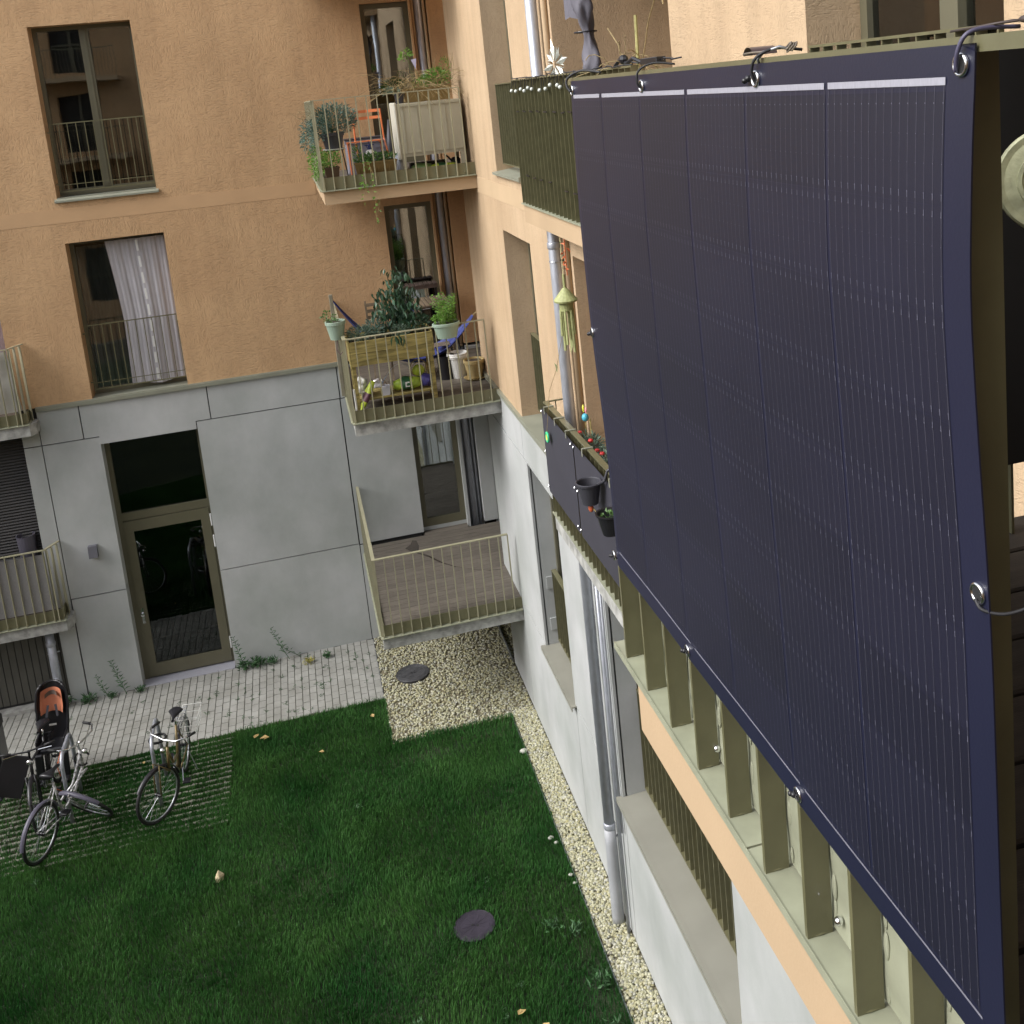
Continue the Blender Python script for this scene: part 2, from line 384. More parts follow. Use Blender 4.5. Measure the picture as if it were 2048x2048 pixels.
WL = [(-3.86,12.35,.13,'small star shaped weed in the grass just below the left bikes'),
 (-1.5,10.8,.11,'pair of pale blades sticking up beside the yellowish stone'),
 (-.15,12.3,.13,'pale bushy weed standing alone in the upper middle of the lawn'),
 (-1.55,9.25,.2,'large leafy weed tuft low on the left of the lawn'),
 (-2.25,9.35,.14,'medium weed tuft left of the largest tuft at the lawn bottom'),
 (-3.0,9.6,.1,'tiny weed near the lower left end of the lawn'),
 (.15,8.9,.13,'weed with narrow leaves low in the middle of the lawn'),
 (.4,8.75,.11,'thin leafed weed right of the low middle weed'),
 (.95,8.7,.13,'upright weed below the manhole in the lawn'),
 (1.15,9.0,.09,'tiny bright weed below and right of the manhole'),
 (1.62,9.6,.2,'broad leafed green weed right of the lawn manhole'),
 (1.83,9.45,.22,'taller leafy weed between manhole and gravel strip'),
 (1.9,8.75,.26,'loose straggling weed at the lawn edge by the gravel'),
 (1.85,8.2,.2,'grey green weed low beside the metal lawn edging'),
 (-.95,12.95,.08,'tiny pale weed under the grass pavers'),(-1.0,10.0,.08,'tiny weed left of the lawn middle'),
 (-3.3,10.9,.09,'small weed on the left of the lawn'),(1.1,10.5,.08,'small weed just above the lawn manhole')]
for wx, wy, s, lb in WL: weed(wx, wy, s, 16 if s > .15 else 10, M_WEED, lb)
# grass pavers: a concrete lattice, grass in its slots
g = MB()
nrow = 17
for i in range(nrow):
    yy = 12.70 + i*(1.94/nrow)
    x = -8.6
    while x < -1.74:
        ln = .15 if rnd.random() < .6 else .06
        th = .040 if (i+int(x*10)) % 2 else .046
        g.bbox(x, min(x+ln+.012, -1.71), yy, yy+th, -.02, .002 + rnd.uniform(-.004,.004), .005)
        x += ln+.022
        if rnd.random() < .0: x += .05
    for x in np.arange(-8.6, -1.75, .2):
        g.box(x, x+.02, yy+.045, yy+1.94/nrow-.002, -.02, -.006)
g.build('grass_paving', mat('paver_concrete', (.20,.20,.16), .9, var=.25, vscale=4, bump=.002, bscale=60, island=.1))['kind'] = 'structure'
g = MB(); g.box(-8.7, -1.70, 12.66, 14.665, -.05, -.021); g.build('paving_bed', M_SOIL)['kind'] = 'structure'
P = np.stack([rs.uniform(-6.5, -1.70, 120000), rs.uniform(12.66, 14.67, 120000)], 1)
x, y = P[:,0], P[:,1]
sl_ = ((y-12.70) % (1.94/nrow))
slot = (sl_ > .045) | (y < 12.7)
wild = rs.rand(len(x)) < np.clip(.10+.75*np.exp(-((x+2.9)/.45)**2)*(.55+rand_noise2(x*3, y*3)) + .8*np.exp(-((y-12.65)/.35)**2) + .3*(rand_noise2(x*2.2+1, y*2.7) > .45), 0, 1)
keep = in_view(x, y) & ((slot & (rs.rand(len(x)) < np.where(x < -3.9, .25, .9))) | wild)
grass_mesh('paver_grass', P[keep], .015, .05, .0075, M_GRA, 'grass growing through the slots of the concrete grass pavers', 'grass', seed=5)
# block paving
g = MB()
for i in range(int((8.6+.39)/.104)):
    x1 = .385 - i*.104; x0 = x1-.0955
    yy = 14.675 - (0., .062, .118, .04, .15)[i % 5]
    while yy < YA+.05:
        a = max(yy, 14.675); b_ = min(yy+.176, YA+.02)
        if b_-a > .03: g.bbox(x0, x1, a, b_, -.05, .001+rnd.uniform(-.0015,.0015), .003)
        yy += .184
g.build('block_paving', mat('grey_paver', (.265,.262,.235), .85, var=.08, vscale=3, bump=.0012, bscale=90, island=.05, col2=(.30,.298,.275)))['kind'] = 'structure'
g = MB(); g.box(-8.7, .39, 14.67, 16.9, -.055, -.010); g.build('joint_sand', mat('joint_sand_dark', (.05,.055,.03), .95, var=.4, vscale=20))['kind'] = 'structure'
# weeds in paving joints
b = MB()
JW = []
for k in range(70):
    wx = rnd.uniform(-2.2, .3); i = round((.385-wx)/.104); wx = .385-i*.104+rnd.uniform(-.004,.004)
    wy = rnd.uniform(14.75, 16.4)
    if rnd.random() < .35: wx = rnd.uniform(-5, .3)
    JW.append((wx, wy))
    for q in range(rnd.randint(4, 9)):
        a = rnd.uniform(0, 6.28)
        b.leaf((wx+rnd.uniform(-.02,.02), wy+rnd.uniform(-.04,.04), 0), (math.cos(a), math.sin(a), rnd.uniform(.2,.9)), rnd.uniform(.02,.06), .008)
tag(b.build('joint_weeds', M_WEED), 'fine green weeds sprouting from the joints of the block paving', 'weeds', kind='stuff')

# gravel: many small pebbles
def ico():
    t = (1+5**.5)/2
    v = np.array([(-1,t,0),(1,t,0),(-1,-t,0),(1,-t,0),(0,-1,t),(0,1,t),(0,-1,-t),(0,1,-t),(t,0,-1),(t,0,1),(-t,0,-1),(-t,0,1)], float)
    v /= np.linalg.norm(v[0])
    f = [(0,11,5),(0,5,1),(0,1,7),(0,7,10),(0,10,11),(1,5,9),(5,11,4),(11,10,2),(10,7,6),(7,1,8),(3,9,4),(3,4,2),(3,2,6),(3,6,8),(3,8,9),(4,9,5),(2,4,11),(6,2,10),(8,6,7),(9,8,1)]
    return v, np.array(f)
def pebbles(name, pts, rmin, rmax, M, label, seed=2):
    r = np.random.RandomState(seed); v, f = ico(); n = len(pts)
    S = r.uniform(rmin, rmax, (n,1,1))*np.stack([r.uniform(.8,1.35,n), r.uniform(.7,1.1,n), r.uniform(.5,.8,n)], 1)[:,None,:]
    V = v[None]*S*(1+r.uniform(-.12,.12,(n,12,1)))
    a = r.uniform(0, 6.28, n); c, s_ = np.cos(a), np.sin(a)
    t = r.uniform(-.5,.5,n); ct, st_ = np.cos(t), np.sin(t)
    y1 = V[...,1]*ct[:,None]-V[...,2]*st_[:,None]; z1 = V[...,1]*st_[:,None]+V[...,2]*ct[:,None]
    V = np.stack([V[...,0]*c[:,None]-y1*s_[:,None], V[...,0]*s_[:,None]+y1*c[:,None], z1], 2)
    V += pts[:,None,:]
    me = bpy.data.meshes.new(name); me.vertices.add(n*12); me.vertices.foreach_set('co', V.ravel())
    idx = (f[None]+(np.arange(n)*12)[:,None,None]).ravel()
    me.loops.add(len(idx)); me.loops.foreach_set('vertex_index', idx.astype(np.int32))
    me.polygons.add(n*20); me.polygons.foreach_set('loop_start', (np.arange(n*20)*3).astype(np.int32))
    me.update(calc_edges=True); me.validate(); me.polygons.foreach_set('use_smooth', [True]*(n*20)); me.materials.append(M)
    o = bpy.data.objects.new(name, me); COL.objects.link(o); tag(o, label, 'gravel', kind='stuff'); return o
def pebble_mat():
    M = bpy.data.materials.new('pebble'); M.use_nodes = True; nt = M.node_tree; N = nt.nodes; L = nt.links; b = N['Principled BSDF']
    b.inputs['Roughness'].default_value = .7
    gm = N.new('ShaderNodeNewGeometry'); rp = N.new('ShaderNodeValToRGB'); L.new(gm.outputs['Random Per Island'], rp.inputs[0])
    cols = [(0,(.27,.25,.14)),(.2,(.38,.37,.24)),(.45,(.44,.43,.31)),(.62,(.36,.33,.17)),(.78,(.50,.49,.41)),(.92,(.30,.30,.25)),(1,(.20,.19,.15))]
    e = rp.color_ramp.elements
    while len(e) < len(cols): e.new(.5)
    for k, (p, c) in enumerate(cols): e[k].position = p; e[k].color = (*c, 1)
    L.new(rp.outputs[0], b.inputs['Base Color'])
    return M
M_PEB = pebble_mat()
n1 = 11500
G = np.stack([rs.uniform(.40, 2.85, n1), rs.uniform(13.5, 16.95, n1), rs.uniform(-.012,.008,n1)], 1)
G = G[(G[:,0] < 2.36) | (G[:,1] > 14.9)]
G = G[((G[:,0]-.863)**2+(G[:,1]-15.15)**2) > .255**2]
n2 = 12500
G2 = np.stack([rs.uniform(2.05, 2.36, n2), 4+9.6*rs.rand(n2), rs.uniform(-.012,.008,n2)], 1)
pebbles('gravel', np.concatenate([G, G2]), .012, .0225, M_PEB, 'pale yellowish pebble gravel under the balcony and along the right wall')
g = MB(); g.box(.39, 2.9, 13.5, 17, -.05, -.012); g.box(2.035, XB+.05, 3, 13.5, -.05, -.012)
g.build('gravel_bed', mat('gravel_bed_dark', (.16,.14,.09), .95, var=.4, vscale=40))['kind'] = 'structure'
# a few strayed pebbles on the lawn
for q, (sx, sy, r_, lb) in enumerate([(2.0,12.62,.045,'large white pebble just outside the edging in the upper lawn'),(1.93,10.9,.03,'white pebble in the grass beside the gravel strip'),(1.97,10.8,.024,'smaller pebble beside the white one by the gravel'),(1.99,10.25,.024,'pebble on the bare soil at the edging'),(2.0,10.12,.02,'small pebble just below the one at the edging')]):
    b = MB(); b.ball((sx,sy,.02), r_, 9, 6, (1.2,.9,.7)); single('pebble', b, mat('white_pebble', (.5,.5,.44), .7, var=.15, vscale=20), lb, 'pebble', 'pebbles strayed onto the lawn', True)
g = MB(); g.box(2.028, 2.034, 3, 13.545, -.05, .022); g.box(.392, 2.034, 13.538, 13.545, -.05, .006); g.box(.386,.392, 13.545, 16.5, -.05, .006)
single('edging_strip', g, M_STL, 'thin grey metal edging strip between lawn and gravel', 'edging')
g = MB(); g.box(2.345, 2.36, 14.87, 16.48, -.05, .05)
single('edging_strip', g, M_STL, 'short raised metal edging strip under the lowest balcony', 'edging')

# stone, leaves, manholes
b = MB(); i = b.mark(); b.bbox(-.05,.05,-.035,.035,0,.07,.02); b.add([(-.035,-.03,.065),(.035,-.03,.065),(.03,.03,.065),(-.03,.03,.065),(.0,.01,.12)], [(0,1,4),(1,2,4),(2,3,4),(3,0,4)])
b.xf(i, Matrix.Translation((-1.76,11.67,.0)) @ Matrix.Rotation(.7,4,'Z'))
single('stone', b, mat('sandstone', (.48,.40,.25), .9, var=.15, vscale=15, bump=.003, bscale=60), 'single pale yellow stone lying in the lawn', 'stone')
def manhole(x, y, r_, M, label, z):
    t = thing('manhole_cover', label, 'manhole cover', (x,y,0))
    b = MB(); b.lathe([(r_*.94,-.03),(r_*.94,z-.002),(r_*.93,z)], (x,y,0), 40)
    for rr in (.86,.79,.72): b.torus((x,y,z), r_*rr, .0025, 'z', 40, 6)
    for k in range(6):
        a = k*math.pi/6; b.bar((x-math.cos(a)*r_*.62, y-math.sin(a)*r_*.62, z+.0008), (x+math.cos(a)*r_*.62, y+math.sin(a)*r_*.62, z+.0008), .004, .002)
    b.build('lid', M, t)
    b = MB(); b.torus((x,y,z-.004), r_*.97, .007, 'z', 48, 6); b.build('rim', M, t)
    b = MB(); b.lathe([(.013,0),(.013,.003)], (x-.02,y+.01,z+.001), 10); b.build('lifting_hole', M_BLK, t); b = MB(); b.lathe([(.013,0),(.013,.003)], (x+.03,y-.015,z+.001), 10); b.build('lifting_hole', M_BLK, t)
manhole(.863, 15.15, .25, mat('cast_iron', (.075,.075,.08), .6, .3, var=.2, vscale=20, bump=.001, bscale=80), 'round grey ribbed manhole cover set in the pale gravel', .03)
manhole(.863, 9.92, .215, mat('dark_lid', (.032,.027,.040), .5, var=.2, vscale=10), 'dark purplish round manhole cover sunk in the lawn', .022)
def dryleaf(x, y, s, label, c='dry_leaf'):
    b = MB(); a = rnd.uniform(0, 6.28)
    b.leaf((x,y,.06), (math.cos(a), math.sin(a), .1), s, s*.6, (0,0,1)); b.leaf((x,y,.062), (math.cos(a+.6), math.sin(a+.6), .15), s*.7, s*.4, (0,0,1))
    single('fallen_leaf', b, M_DLF, label, 'leaf', 'dry leaves on the lawn')
M_DLF = mat('dry_leaf', (.42,.30,.12), .7, var=.25, vscale=30)
for lx, ly, s, lb in [(-1.42,14.3,.10,'tan leaf beside the corner of the grass pavers'),(-1.22,14.25,.13,'curled tan leaf on the upper lawn, second right of the pavers'),(-.5,13.6,.08,'dry leaf in the middle of the upper lawn'),(.2,14.15,.09,'dry leaf near the lawn corner by the gravel'),(1.05,8.65,.09,'brown leaf low on the lawn under the manhole'),(-2.85,14.3,.06,'small dry leaf on the grass pavers'),(1.3,8.4,.1,'yellowed leaf at the bottom right of the lawn')]:
    dryleaf(lx, ly, s, lb)
# plants along the concrete wall
def stemweed(x, y, h, lean, label, M=None, n=26, z=0, name='wall_weed'):
    M = M or M_WEED
    t = thing(name, label, 'weed', (x,y,z), 'weeds along the foot of the wall')
    top = Vector((x+lean*h, y-.05, z+h)); b0 = Vector((x,y,z))
    s = MB(); s.tube([b0, b0.lerp(top,.5)+Vector((lean*.05,0,.01)), top], [.006,.004,.002], 6); s.build('stem', M, t)
    f = MB()
    for k in range(n):
        u = .15+.85*k/n; p = b0.lerp(top, u); a = k*2.4
        f.leaf(p, (math.cos(a), math.sin(a)*.8, .35), .10*(1.15-u*.6)*min(1, h*2.2), .016)
    f.build('foliage', M, t)
stemweed(-3.345,16.42,.62,-.22,'tall feathery weed growing against the concrete left of the entrance', n=40)
stemweed(-3.60,16.44,.42,-.3,'smaller faint weed left of the tall feathery weed', n=20)
stemweed(-1.60,16.42,.60,-.18,'thin tall weed right beside the entrance door')
stemweed(-.93,16.44,.60,-.35,'leaning weed on the wall right of the entrance', n=30)
stemweed(-.75,16.44,.32,-.95,'long bare stalk leaning far left on the wall', n=8)
for k, (wx, s, lb) in enumerate([(-1.62,.2,'leafy weed clump at the right foot of the entrance door'),(-1.42,.22,'broad weed clump along the wall right of the entrance'),(-1.2,.16,'low weed clump right of the broad one at the wall foot'),(-3.14,.13,'dark tuft at the left corner of the entrance'),(-3.9,.2,'pale green clump at the wall joint left of the entrance'),(-4.25,.24,'bushy green clump behind the child seat bike'),(-.35,.14,'small clump on the paving near the wall end'),(-3.55,.12,'low clump below the small faint weed')]):
    weed(wx, 16.40-(0 if k != 6 else .2), s, 34, M_WEED, lb, 'wall_weed', 0, .5, 'weeds along the foot of the wall')
weed(-.62, 16.15, .15, 26, M_WEDY, 'yellow withered weed on the block paving', 'wall_weed', 0, .4, 'weeds along the foot of the wall')

# ------------------------------------------------------------------ building
B = thing('apartment_building', 'orange rendered apartment building over a concrete ground storey around the court', 'building', (0,0,0))
def wall_y(mb, y, x0, x1, z0, z1, holes, depth):
    xs = sorted({x0, x1, *[h[0] for h in holes], *[h[1] for h in holes]}); zs = sorted({z0, z1, *[h[2] for h in holes], *[h[3] for h in holes]})
    xs = [a for a in xs if x0 <= a <= x1]; zs = [a for a in zs if z0 <= a <= z1]
    for i in range(len(xs)-1):
        for j in range(len(zs)-1):
            cx, cz = (xs[i]+xs[i+1])/2, (zs[j]+zs[j+1])/2
            if any(h[0] < cx < h[1] and h[2] < cz < h[3] for h in holes): continue
            mb.add([(xs[i],y,zs[j]),(xs[i+1],y,zs[j]),(xs[i+1],y,zs[j+1]),(xs[i],y,zs[j+1])], [(0,1,2,3)])
    for (a, b_, c, d) in holes:
        y2 = y+depth
        mb.add([(a,y,c),(a,y2,c),(a,y2,d),(a,y,d)], [(0,1,2,3)]); mb.add([(b_,y,c),(b_,y2,c),(b_,y2,d),(b_,y,d)], [(3,2,1,0)])
        mb.add([(a,y,d),(a,y2,d),(b_,y2,d),(b_,y,d)], [(0,1,2,3)]); mb.add([(a,y,c),(a,y2,c),(b_,y2,c),(b_,y,c)], [(3,2,1,0)])
def wall_x(mb, x, y0, y1, z0, z1, holes, depth):
    t = MB(); wall_y(t, 0, y0, y1, z0, z1, [h[:4] for h in holes], 1)
    # rebuild with own depths
    for (px, py, pz) in t.v: pass
    ys = sorted({y0, y1, *[h[0] for h in holes], *[h[1] for h in holes]}); zs = sorted({z0, z1, *[h[2] for h in holes], *[h[3] for h in holes]})
    for i in range(len(ys)-1):
        for j in range(len(zs)-1):
            cy, cz = (ys[i]+ys[i+1])/2, (zs[j]+zs[j+1])/2
            if any(h[0] < cy < h[1] and h[2] < cz < h[3] for h in holes): continue
            mb.add([(x,ys[i],zs[j]),(x,ys[i],zs[j+1]),(x,ys[i+1],zs[j+1]),(x,ys[i+1],zs[j])], [(0,1,2,3)])
    for h in holes:
        a, b_, c, d = h[:4]; x2 = x+(h[4] if len(h) > 4 else depth)
        mb.add([(x,a,c),(x2,a,c),(x2,a,d),(x,a,d)], [(3,2,1,0)]); mb.add([(x,b_,c),(x2,b_,c),(x2,b_,d),(x,b_,d)], [(0,1,2,3)])
        mb.add([(x,a,d),(x2,a,d),(x2,b_,d),(x,b_,d)], [(3,2,1,0)]); mb.add([(x,a,c),(x2,a,c),(x2,b_,c),(x,b_,c)], [(0,1,2,3)])
ZC = 4.60   # bottom of the orange render
ZT = 12.2   # top of the walls
HW = [(-3.12,-1.785,7.53,9.92), (-3.12,-1.785,4.605,6.905), (1.40,2.12,7.50,9.90), (1.40,2.12,4.605,6.90)]
m = MB()
wall_y(m, YA, -4.13, 2.15, ZC, 7.20, [h for h in HW if h[3] < 7], .28)
wall_y(m, YA, -9, 2.15, 7.20, ZT, [h for h in HW if h[3] > 7], .28)
m.add([(-4.13,YA,ZC),(-4.13,YA+1.5,ZC),(-4.13,YA+1.5,7.2),(-4.13,YA,7.2)], [(0,1,2,3)])
m.add([(-9,YA,7.2),(-9,YA+1.5,7.2),(-4.13,YA+1.5,7.2),(-4.13,YA,7.2)], [(0,3,2,1)])
m.add([(-9,YA+1.5,4.3),(-4.13,YA+1.5,4.3),(-4.13,YA+1.5,7.2),(-9,YA+1.5,7.2)], [(0,1,2,3)])
# niche for the pipes, pier, return to the side wall
for (a, b_, y_) in ((2.39, 2.95, YA),):
    m.add([(a,y_,ZC),(b_,y_,ZC),(b_,y_,ZT),(a,y_,ZT)], [(0,1,2,3)])
m.add([(2.15,YA,ZC),(2.15,YA+.2,ZC),(2.15,YA+.2,ZT),(2.15,YA,ZT)], [(0,1,2,3)])
m.add([(2.39,YA,ZC),(2.39,YA+.2,ZC),(2.39,YA+.2,ZT),(2.39,YA,ZT)], [(3,2,1,0)])
m.add([(2.15,YA+.2,ZC),(2.39,YA+.2,ZC),(2.39,YA+.2,ZT),(2.15,YA+.2,ZT)], [(0,1,2,3)])
m.add([(2.95,14.84,ZC),(2.95,YA,ZC),(2.95,YA,ZT),(2.95,14.84,ZT)], [(0,1,2,3)])
m.add([(XB,14.84,ZC),(2.95,14.84,ZC),(2.95,14.84,ZT),(XB,14.84,ZT)], [(3,2,1,0)])
m.build('rendered_wall', M_ORA, B)
m = MB()
HB = [(10.90,12.25,7.56,9.95), (10.87,12.25,4.605,6.88), (6.30,9.15,7.47,9.97,1.6), (6.30,9.15,4.605,6.98,1.6), (3.17,4.556,7.56,9.95), (-1.5,2.2,7.47,9.97,1.3)]
wall_x(m, XB, -4, 14.84, ZC, ZT, HB, .274)
m.build('rendered_wall', M_ORB, B, 'brightly lit orange rendered side wall')
# closing faces so that no light leaks
m = MB(); m.add([(-9,YA+1.6,0),(3.3,YA+1.6,0),(3.3,YA+1.6,ZT),(-9,YA+1.6,ZT)],[(0,1,2,3)]); m.box(-9, 2.95, YA+.45, YA+6, ZT, ZT+.3); m.box(XB, 9, -4, YA+.4, ZT, ZT+.3)
m.box(9, 9.2, -4, YA+6, 0, ZT); m.box(2.9, 3.3, YA, YA+6, 0, ZT); m.box(-9, 9, YA+6, YA+6.2, 0, ZT); m.box(XB+2.2, 9, -4.1, -4, 0, ZT)
m.build('core', M_DRK, B)
# thin smooth bands in the render at floor level
m = MB(); m.box(-9, .43, YA-.003, YA+.01, 7.20, 7.40); m.build('smooth_band', M_BND, B)
m = MB(); m.box(XB-.003, XB+.01, 9.6, 14.84, 7.22, 7.42); m.build('smooth_band', mat('render_band_side', (.50,.37,.235), .9, var=.04, vscale=2, spec=.2), B)
# concrete storey across the court: dark backing and panels with open joints
m = MB(); m.box(-4.14, -3.135, YA+.03, YA+.25, 0, 4.60); m.box(-1.73, 1.38, YA+.03, YA+.3, 0, 4.60); m.box(-3.135, -1.73, YA+.03, YA+.25, 3.96, 4.60); m.box(1.42, 2.10, YA+.03, YA+.3, 3.92, 4.60); m.box(1.42, 2.10, YA+.05, YA+.3, 0, 1.55)
m.build('joint_backing', M_JNT, B)
m = MB(); G_ = .008
def panel(x0, x1, z0, z1, y=YA, d=.26):
    m.box(x0, x1, y, y+d, z0, z1)
panel(-4.14, -3.906, 0, 4.02); panel(-4.14, -3.906, 4.036, 4.30)
panel(-3.892, -3.334, 4.036, 4.545); panel(-3.318, -1.546, 4.036, 4.545); panel(-1.530, .372, 4.036, 4.545); panel(.388, 1.40, 4.036, 4.545)
panel(-3.115, -1.762, 3.914, 4.036)
panel(-3.892, -3.115, 1.630, 4.020); panel(-3.886, -3.115, .0, 1.614)
panel(-1.748, .366, 1.638, 4.020); panel(-1.748, .372, .0, 1.622)
panel(.384, .56, 0, 1.60); panel(.384, 1.405, 1.625, 4.02); panel(.56, 2.12, 0, 1.25, YA+.02); panel(1.405, 2.12, 3.90, 4.545)
m.build('concrete_panels', M_CON, B)
m = MB(); m.box(1.405, 2.12, YA+.1, YA+.3, 1.5, 1.66); m.box(2.122, 2.17, YA, YA+.2, 1.4, 4.55); m.box(2.10, 2.42, YA+.2, YA+.25, 0, 4.55); m.box(2.40, 2.62, YA-.03, YA+.2, 1.62, 4.55); m.box(2.62, 2.95, YA, YA+.2, 0, 4.55)
m.box(2.945, 2.95, 14.86, YA, 0, 4.55); m.box(2.12, 2.95, YA+.02, YA+.3, 0, 1.3)
m.build('concrete_pier', M_CON, B)
# cover flashing on top of the concrete storey
m = MB(); m.box(-3.89, .44, YA-.035, YA+.02, 4.545, 4.60); m.box(-3.89, .44, YA-.02, YA+.02, 4.60, 4.612)
m.box(-3.118, -1.787, YA+.0205, YA+.30, 4.57, 4.609); m.box(-3.118, -1.787, YA-.02, YA+.0205, 4.6125, 4.6155)
m.build('cover_flashing', M_GRS, B)
m = MB(); m.box(XB-.04, XB+.02, -4, 14.84, 4.545, 4.60); m.box(XB+.0205, XB+.30, 10.872, 12.248, 4.57, 4.609); m.box(XB-.038, XB+.0205, 10.872, 12.248, 4.6005, 4.609)
m.build('cover_flashing', M_GRS, B)
# concrete storey of the side wall
HC = [(10.89,12.27,1.60,4.01,.24), (6.33,9.155,1.60,4.01,.24), (-2,4.9,1.60,4.01,.24)]
m = MB()
def jn(z0, z1, y0, y1):
    hs = [h for h in HC if h[0] < y1-.01 and h[1] > y0+.01 and h[2] < z1-.01 and h[3] > z0+.01]
    hs = [(max(h[0],y0), min(h[1],y1), max(h[2],z0), min(h[3],z1), .24) for h in hs]
    wall_x(m, XB, y0, y1, z0, z1, hs, .24)
    m.add([(XB,y0,z0),(XB+.05,y0,z0),(XB+.05,y0,z1),(XB,y0,z1)], [(0,1,2,3)]); m.add([(XB,y1,z0),(XB+.05,y1,z0),(XB+.05,y1,z1),(XB,y1,z1)], [(0,1,2,3)])
    m.add([(XB,y0,z1),(XB+.05,y0,z1),(XB+.05,y1,z1),(XB,y1,z1)], [(0,1,2,3)]); m.add([(XB,y0,z0),(XB+.05,y0,z0),(XB+.05,y1,z0),(XB,y1,z0)], [(0,1,2,3)])
g2 = .006
jn(4.03, 4.545, 12.43, 14.84); jn(4.03, 4.545, 9.3, 12.43-2*g2); jn(4.03, 4.545, -4, 9.3-2*g2)
jn(1.60, 4.03-2*g2, 9.3, 14.84); jn(1.60, 4.03-2*g2, -4, 9.3-2*g2)
jn(0, 1.60-2*g2, 13.6, 14.84); jn(0, 1.60-2*g2, 10.87, 13.6-2*g2); jn(0, 1.60-2*g2, 9.13, 10.87-2*g2); jn(0, 1.60-2*g2, -4, 9.13-2*g2)
m.add([(XB,14.84,0),(2.95,14.84,0),(2.95,14.84,4.6),(XB,14.84,4.6)], [(3,2,1,0)])
for (a,b_,c,d,e) in HC: m.add([(XB+.05,a,c),(XB+.24,a,c),(XB+.24,b_,c),(XB+.05,b_,c)], [(0,1,2,3)])
m.build('concrete_wall', M_CON, B, 'pale concrete ground storey of the side wall')
m = MB(); wall_x(m, XB+.03, -4, 14.83, 0, 4.6, [h[:4]+(.015,) for h in HC], .2); m.build('joint_backing', M_JNT, B)

# --- windows
def window(x0, x1, z0, z1, yf, mull=True, glass=None, sill=None, jul=None, room=True, nm='window', fr=.055, mid=None, label=None):
    f = MB(); d = .06
    f.box(x0, x0+fr, yf, yf+d, z0, z1); f.box(x1-fr, x1, yf, yf+d, z0, z1); f.box(x0+fr, x1-fr, yf, yf+d, z1-fr, z1); f.box(x0+fr, x1-fr, yf, yf+d, z0, z0+fr*1.6)
    if mull:
        mx = (x0+x1)/2 if mid is None else mid
        f.box(mx-.06, mx+.06, yf-.012, yf+d-.002, z0+fr*1.6, z1-fr); f.box(mx-.01, mx+.025, yf-.028, yf-.012, z0+.12, z1-.08)
    F = f.build(nm, M_FRM, B, label)
    p = MB(); p.box(x0+fr, x1-fr, yf+.03, yf+.036, z0+fr*1.6, z1-fr); p.build('pane', glass or M_GLS, F)
    if sill:
        s_ = MB(); s_.box(x0-.03, x1+.03, YA-.045, YA, z0-.07, z0-.045); s_.box(x0, x1, YA, yf+.01, z0-.03, z0-.005); s_.add([(x0-.03,YA-.045,z0-.046),(x1+.03,YA-.045,z0-.046),(x1+.03,YA,z0-.02),(x0-.03,YA,z0-.02)], [(0,1,2,3)])
        s_.build('sill', M_GRS, F)
    if jul:
        j = MB(); a, b_ = x0+.05, x1-.02; zz0, zz1, yy = jul
        j.box(a, b_, yy-.006, yy+.006, zz1-.016, zz1); j.box(a, b_, yy-.006, yy+.006, zz0, zz0+.016); j.box(a, b_, yy-.004, yy+.004, zz0+.10, zz0+.11)
        n = 11
        for k in range(n+1):
            xx = a+(b_-a)*k/n; j.box(xx-.005, xx+.005, yy-.005, yy+.005, zz0, zz1)
        for zz in (zz0+.12, zz1-.12):
            j.box(a-.045, a, yy-.008, yy+.008, zz-.01, zz+.01); j.box(b_, b_+.03, yy-.008, yy+.008, zz-.01, zz+.01)
        j.build('juliet_railing', M_GRN, F)
    if room:
        r_ = MB(); xa, xb, ya, yb = x0-.4, x1+.4, yf+.062, yf+2.8
        r_.add([(xa,ya,z0-.02),(xb,ya,z0-.02),(xb,yb,z0-.02),(xa,yb,z0-.02),(xa,ya,z1+.02),(xb,ya,z1+.02),(xb,yb,z1+.02),(xa,yb,z1+.02)], [(0,1,2,3),(4,7,6,5),(1,5,6,2),(2,6,7,3),(3,7,4,0)])
        r_.build('room', M_ROOM, F)
    return F
window(-3.12, -1.785, 7.56, 9.92, YA+.28, sill=True, jul=(7.62, 8.59, YA+.10), label='upper window with closed panes and thin railing')
window(-3.12, -1.785, 4.606, 6.905, YA+.28, sill=None, jul=(4.71, 5.68, YA+.10), mid=-2.42, label='lower window with a white curtain behind a thin railing')
window(1.40, 2.12, 7.50, 9.90, YA+.08, mull=False, nm='balcony_door', fr=.075)
window(1.40, 2.12, 4.50, 6.90, YA+.08, mull=False, nm='balcony_door', fr=.075)
window(1.405, 2.12, 1.66, 3.90, YA+.10, mull=False, nm='balcony_door', fr=.085)
# entrance
f = MB(); x0, x1, yf = -3.115, -1.762, YA+.27
f.box(x0, x0+.07, yf-.04, yf+.06, 0, 3.93); f.box(x1-.04, x1, yf-.04, yf+.06, 0, 3.93); f.box(x0+.07, x1-.04, yf-.04, yf+.06, 2.60, 2.72); f.box(x0+.07, x1-.04, yf-.04, yf+.06, 3.88, 3.93)
F = f.build('entrance_frame', M_FRM, B)
p = MB(); p.box(x0+.07, x1-.04, yf+.0, yf+.008, 2.72, 3.88); p.build('transom_pane', M_GLD, F)
f = MB(); a, b_ = x0+.072, x1-.042
f.box(a, a+.13, yf-.055, yf-.005, .03, 2.59); f.box(b_-.13, b_, yf-.055, yf-.005, .03, 2.59); f.box(a+.13, b_-.13, yf-.055, yf-.005, 2.42, 2.59); f.box(a+.13, b_-.13, yf-.055, yf-.005, .03, .24)
D_ = f.build('entrance_door', M_FRM, B)
p = MB(); p.box(a+.13, b_-.13, yf-.032, yf-.024, .24, 2.42); p.build('pane', M_GLD, D_)
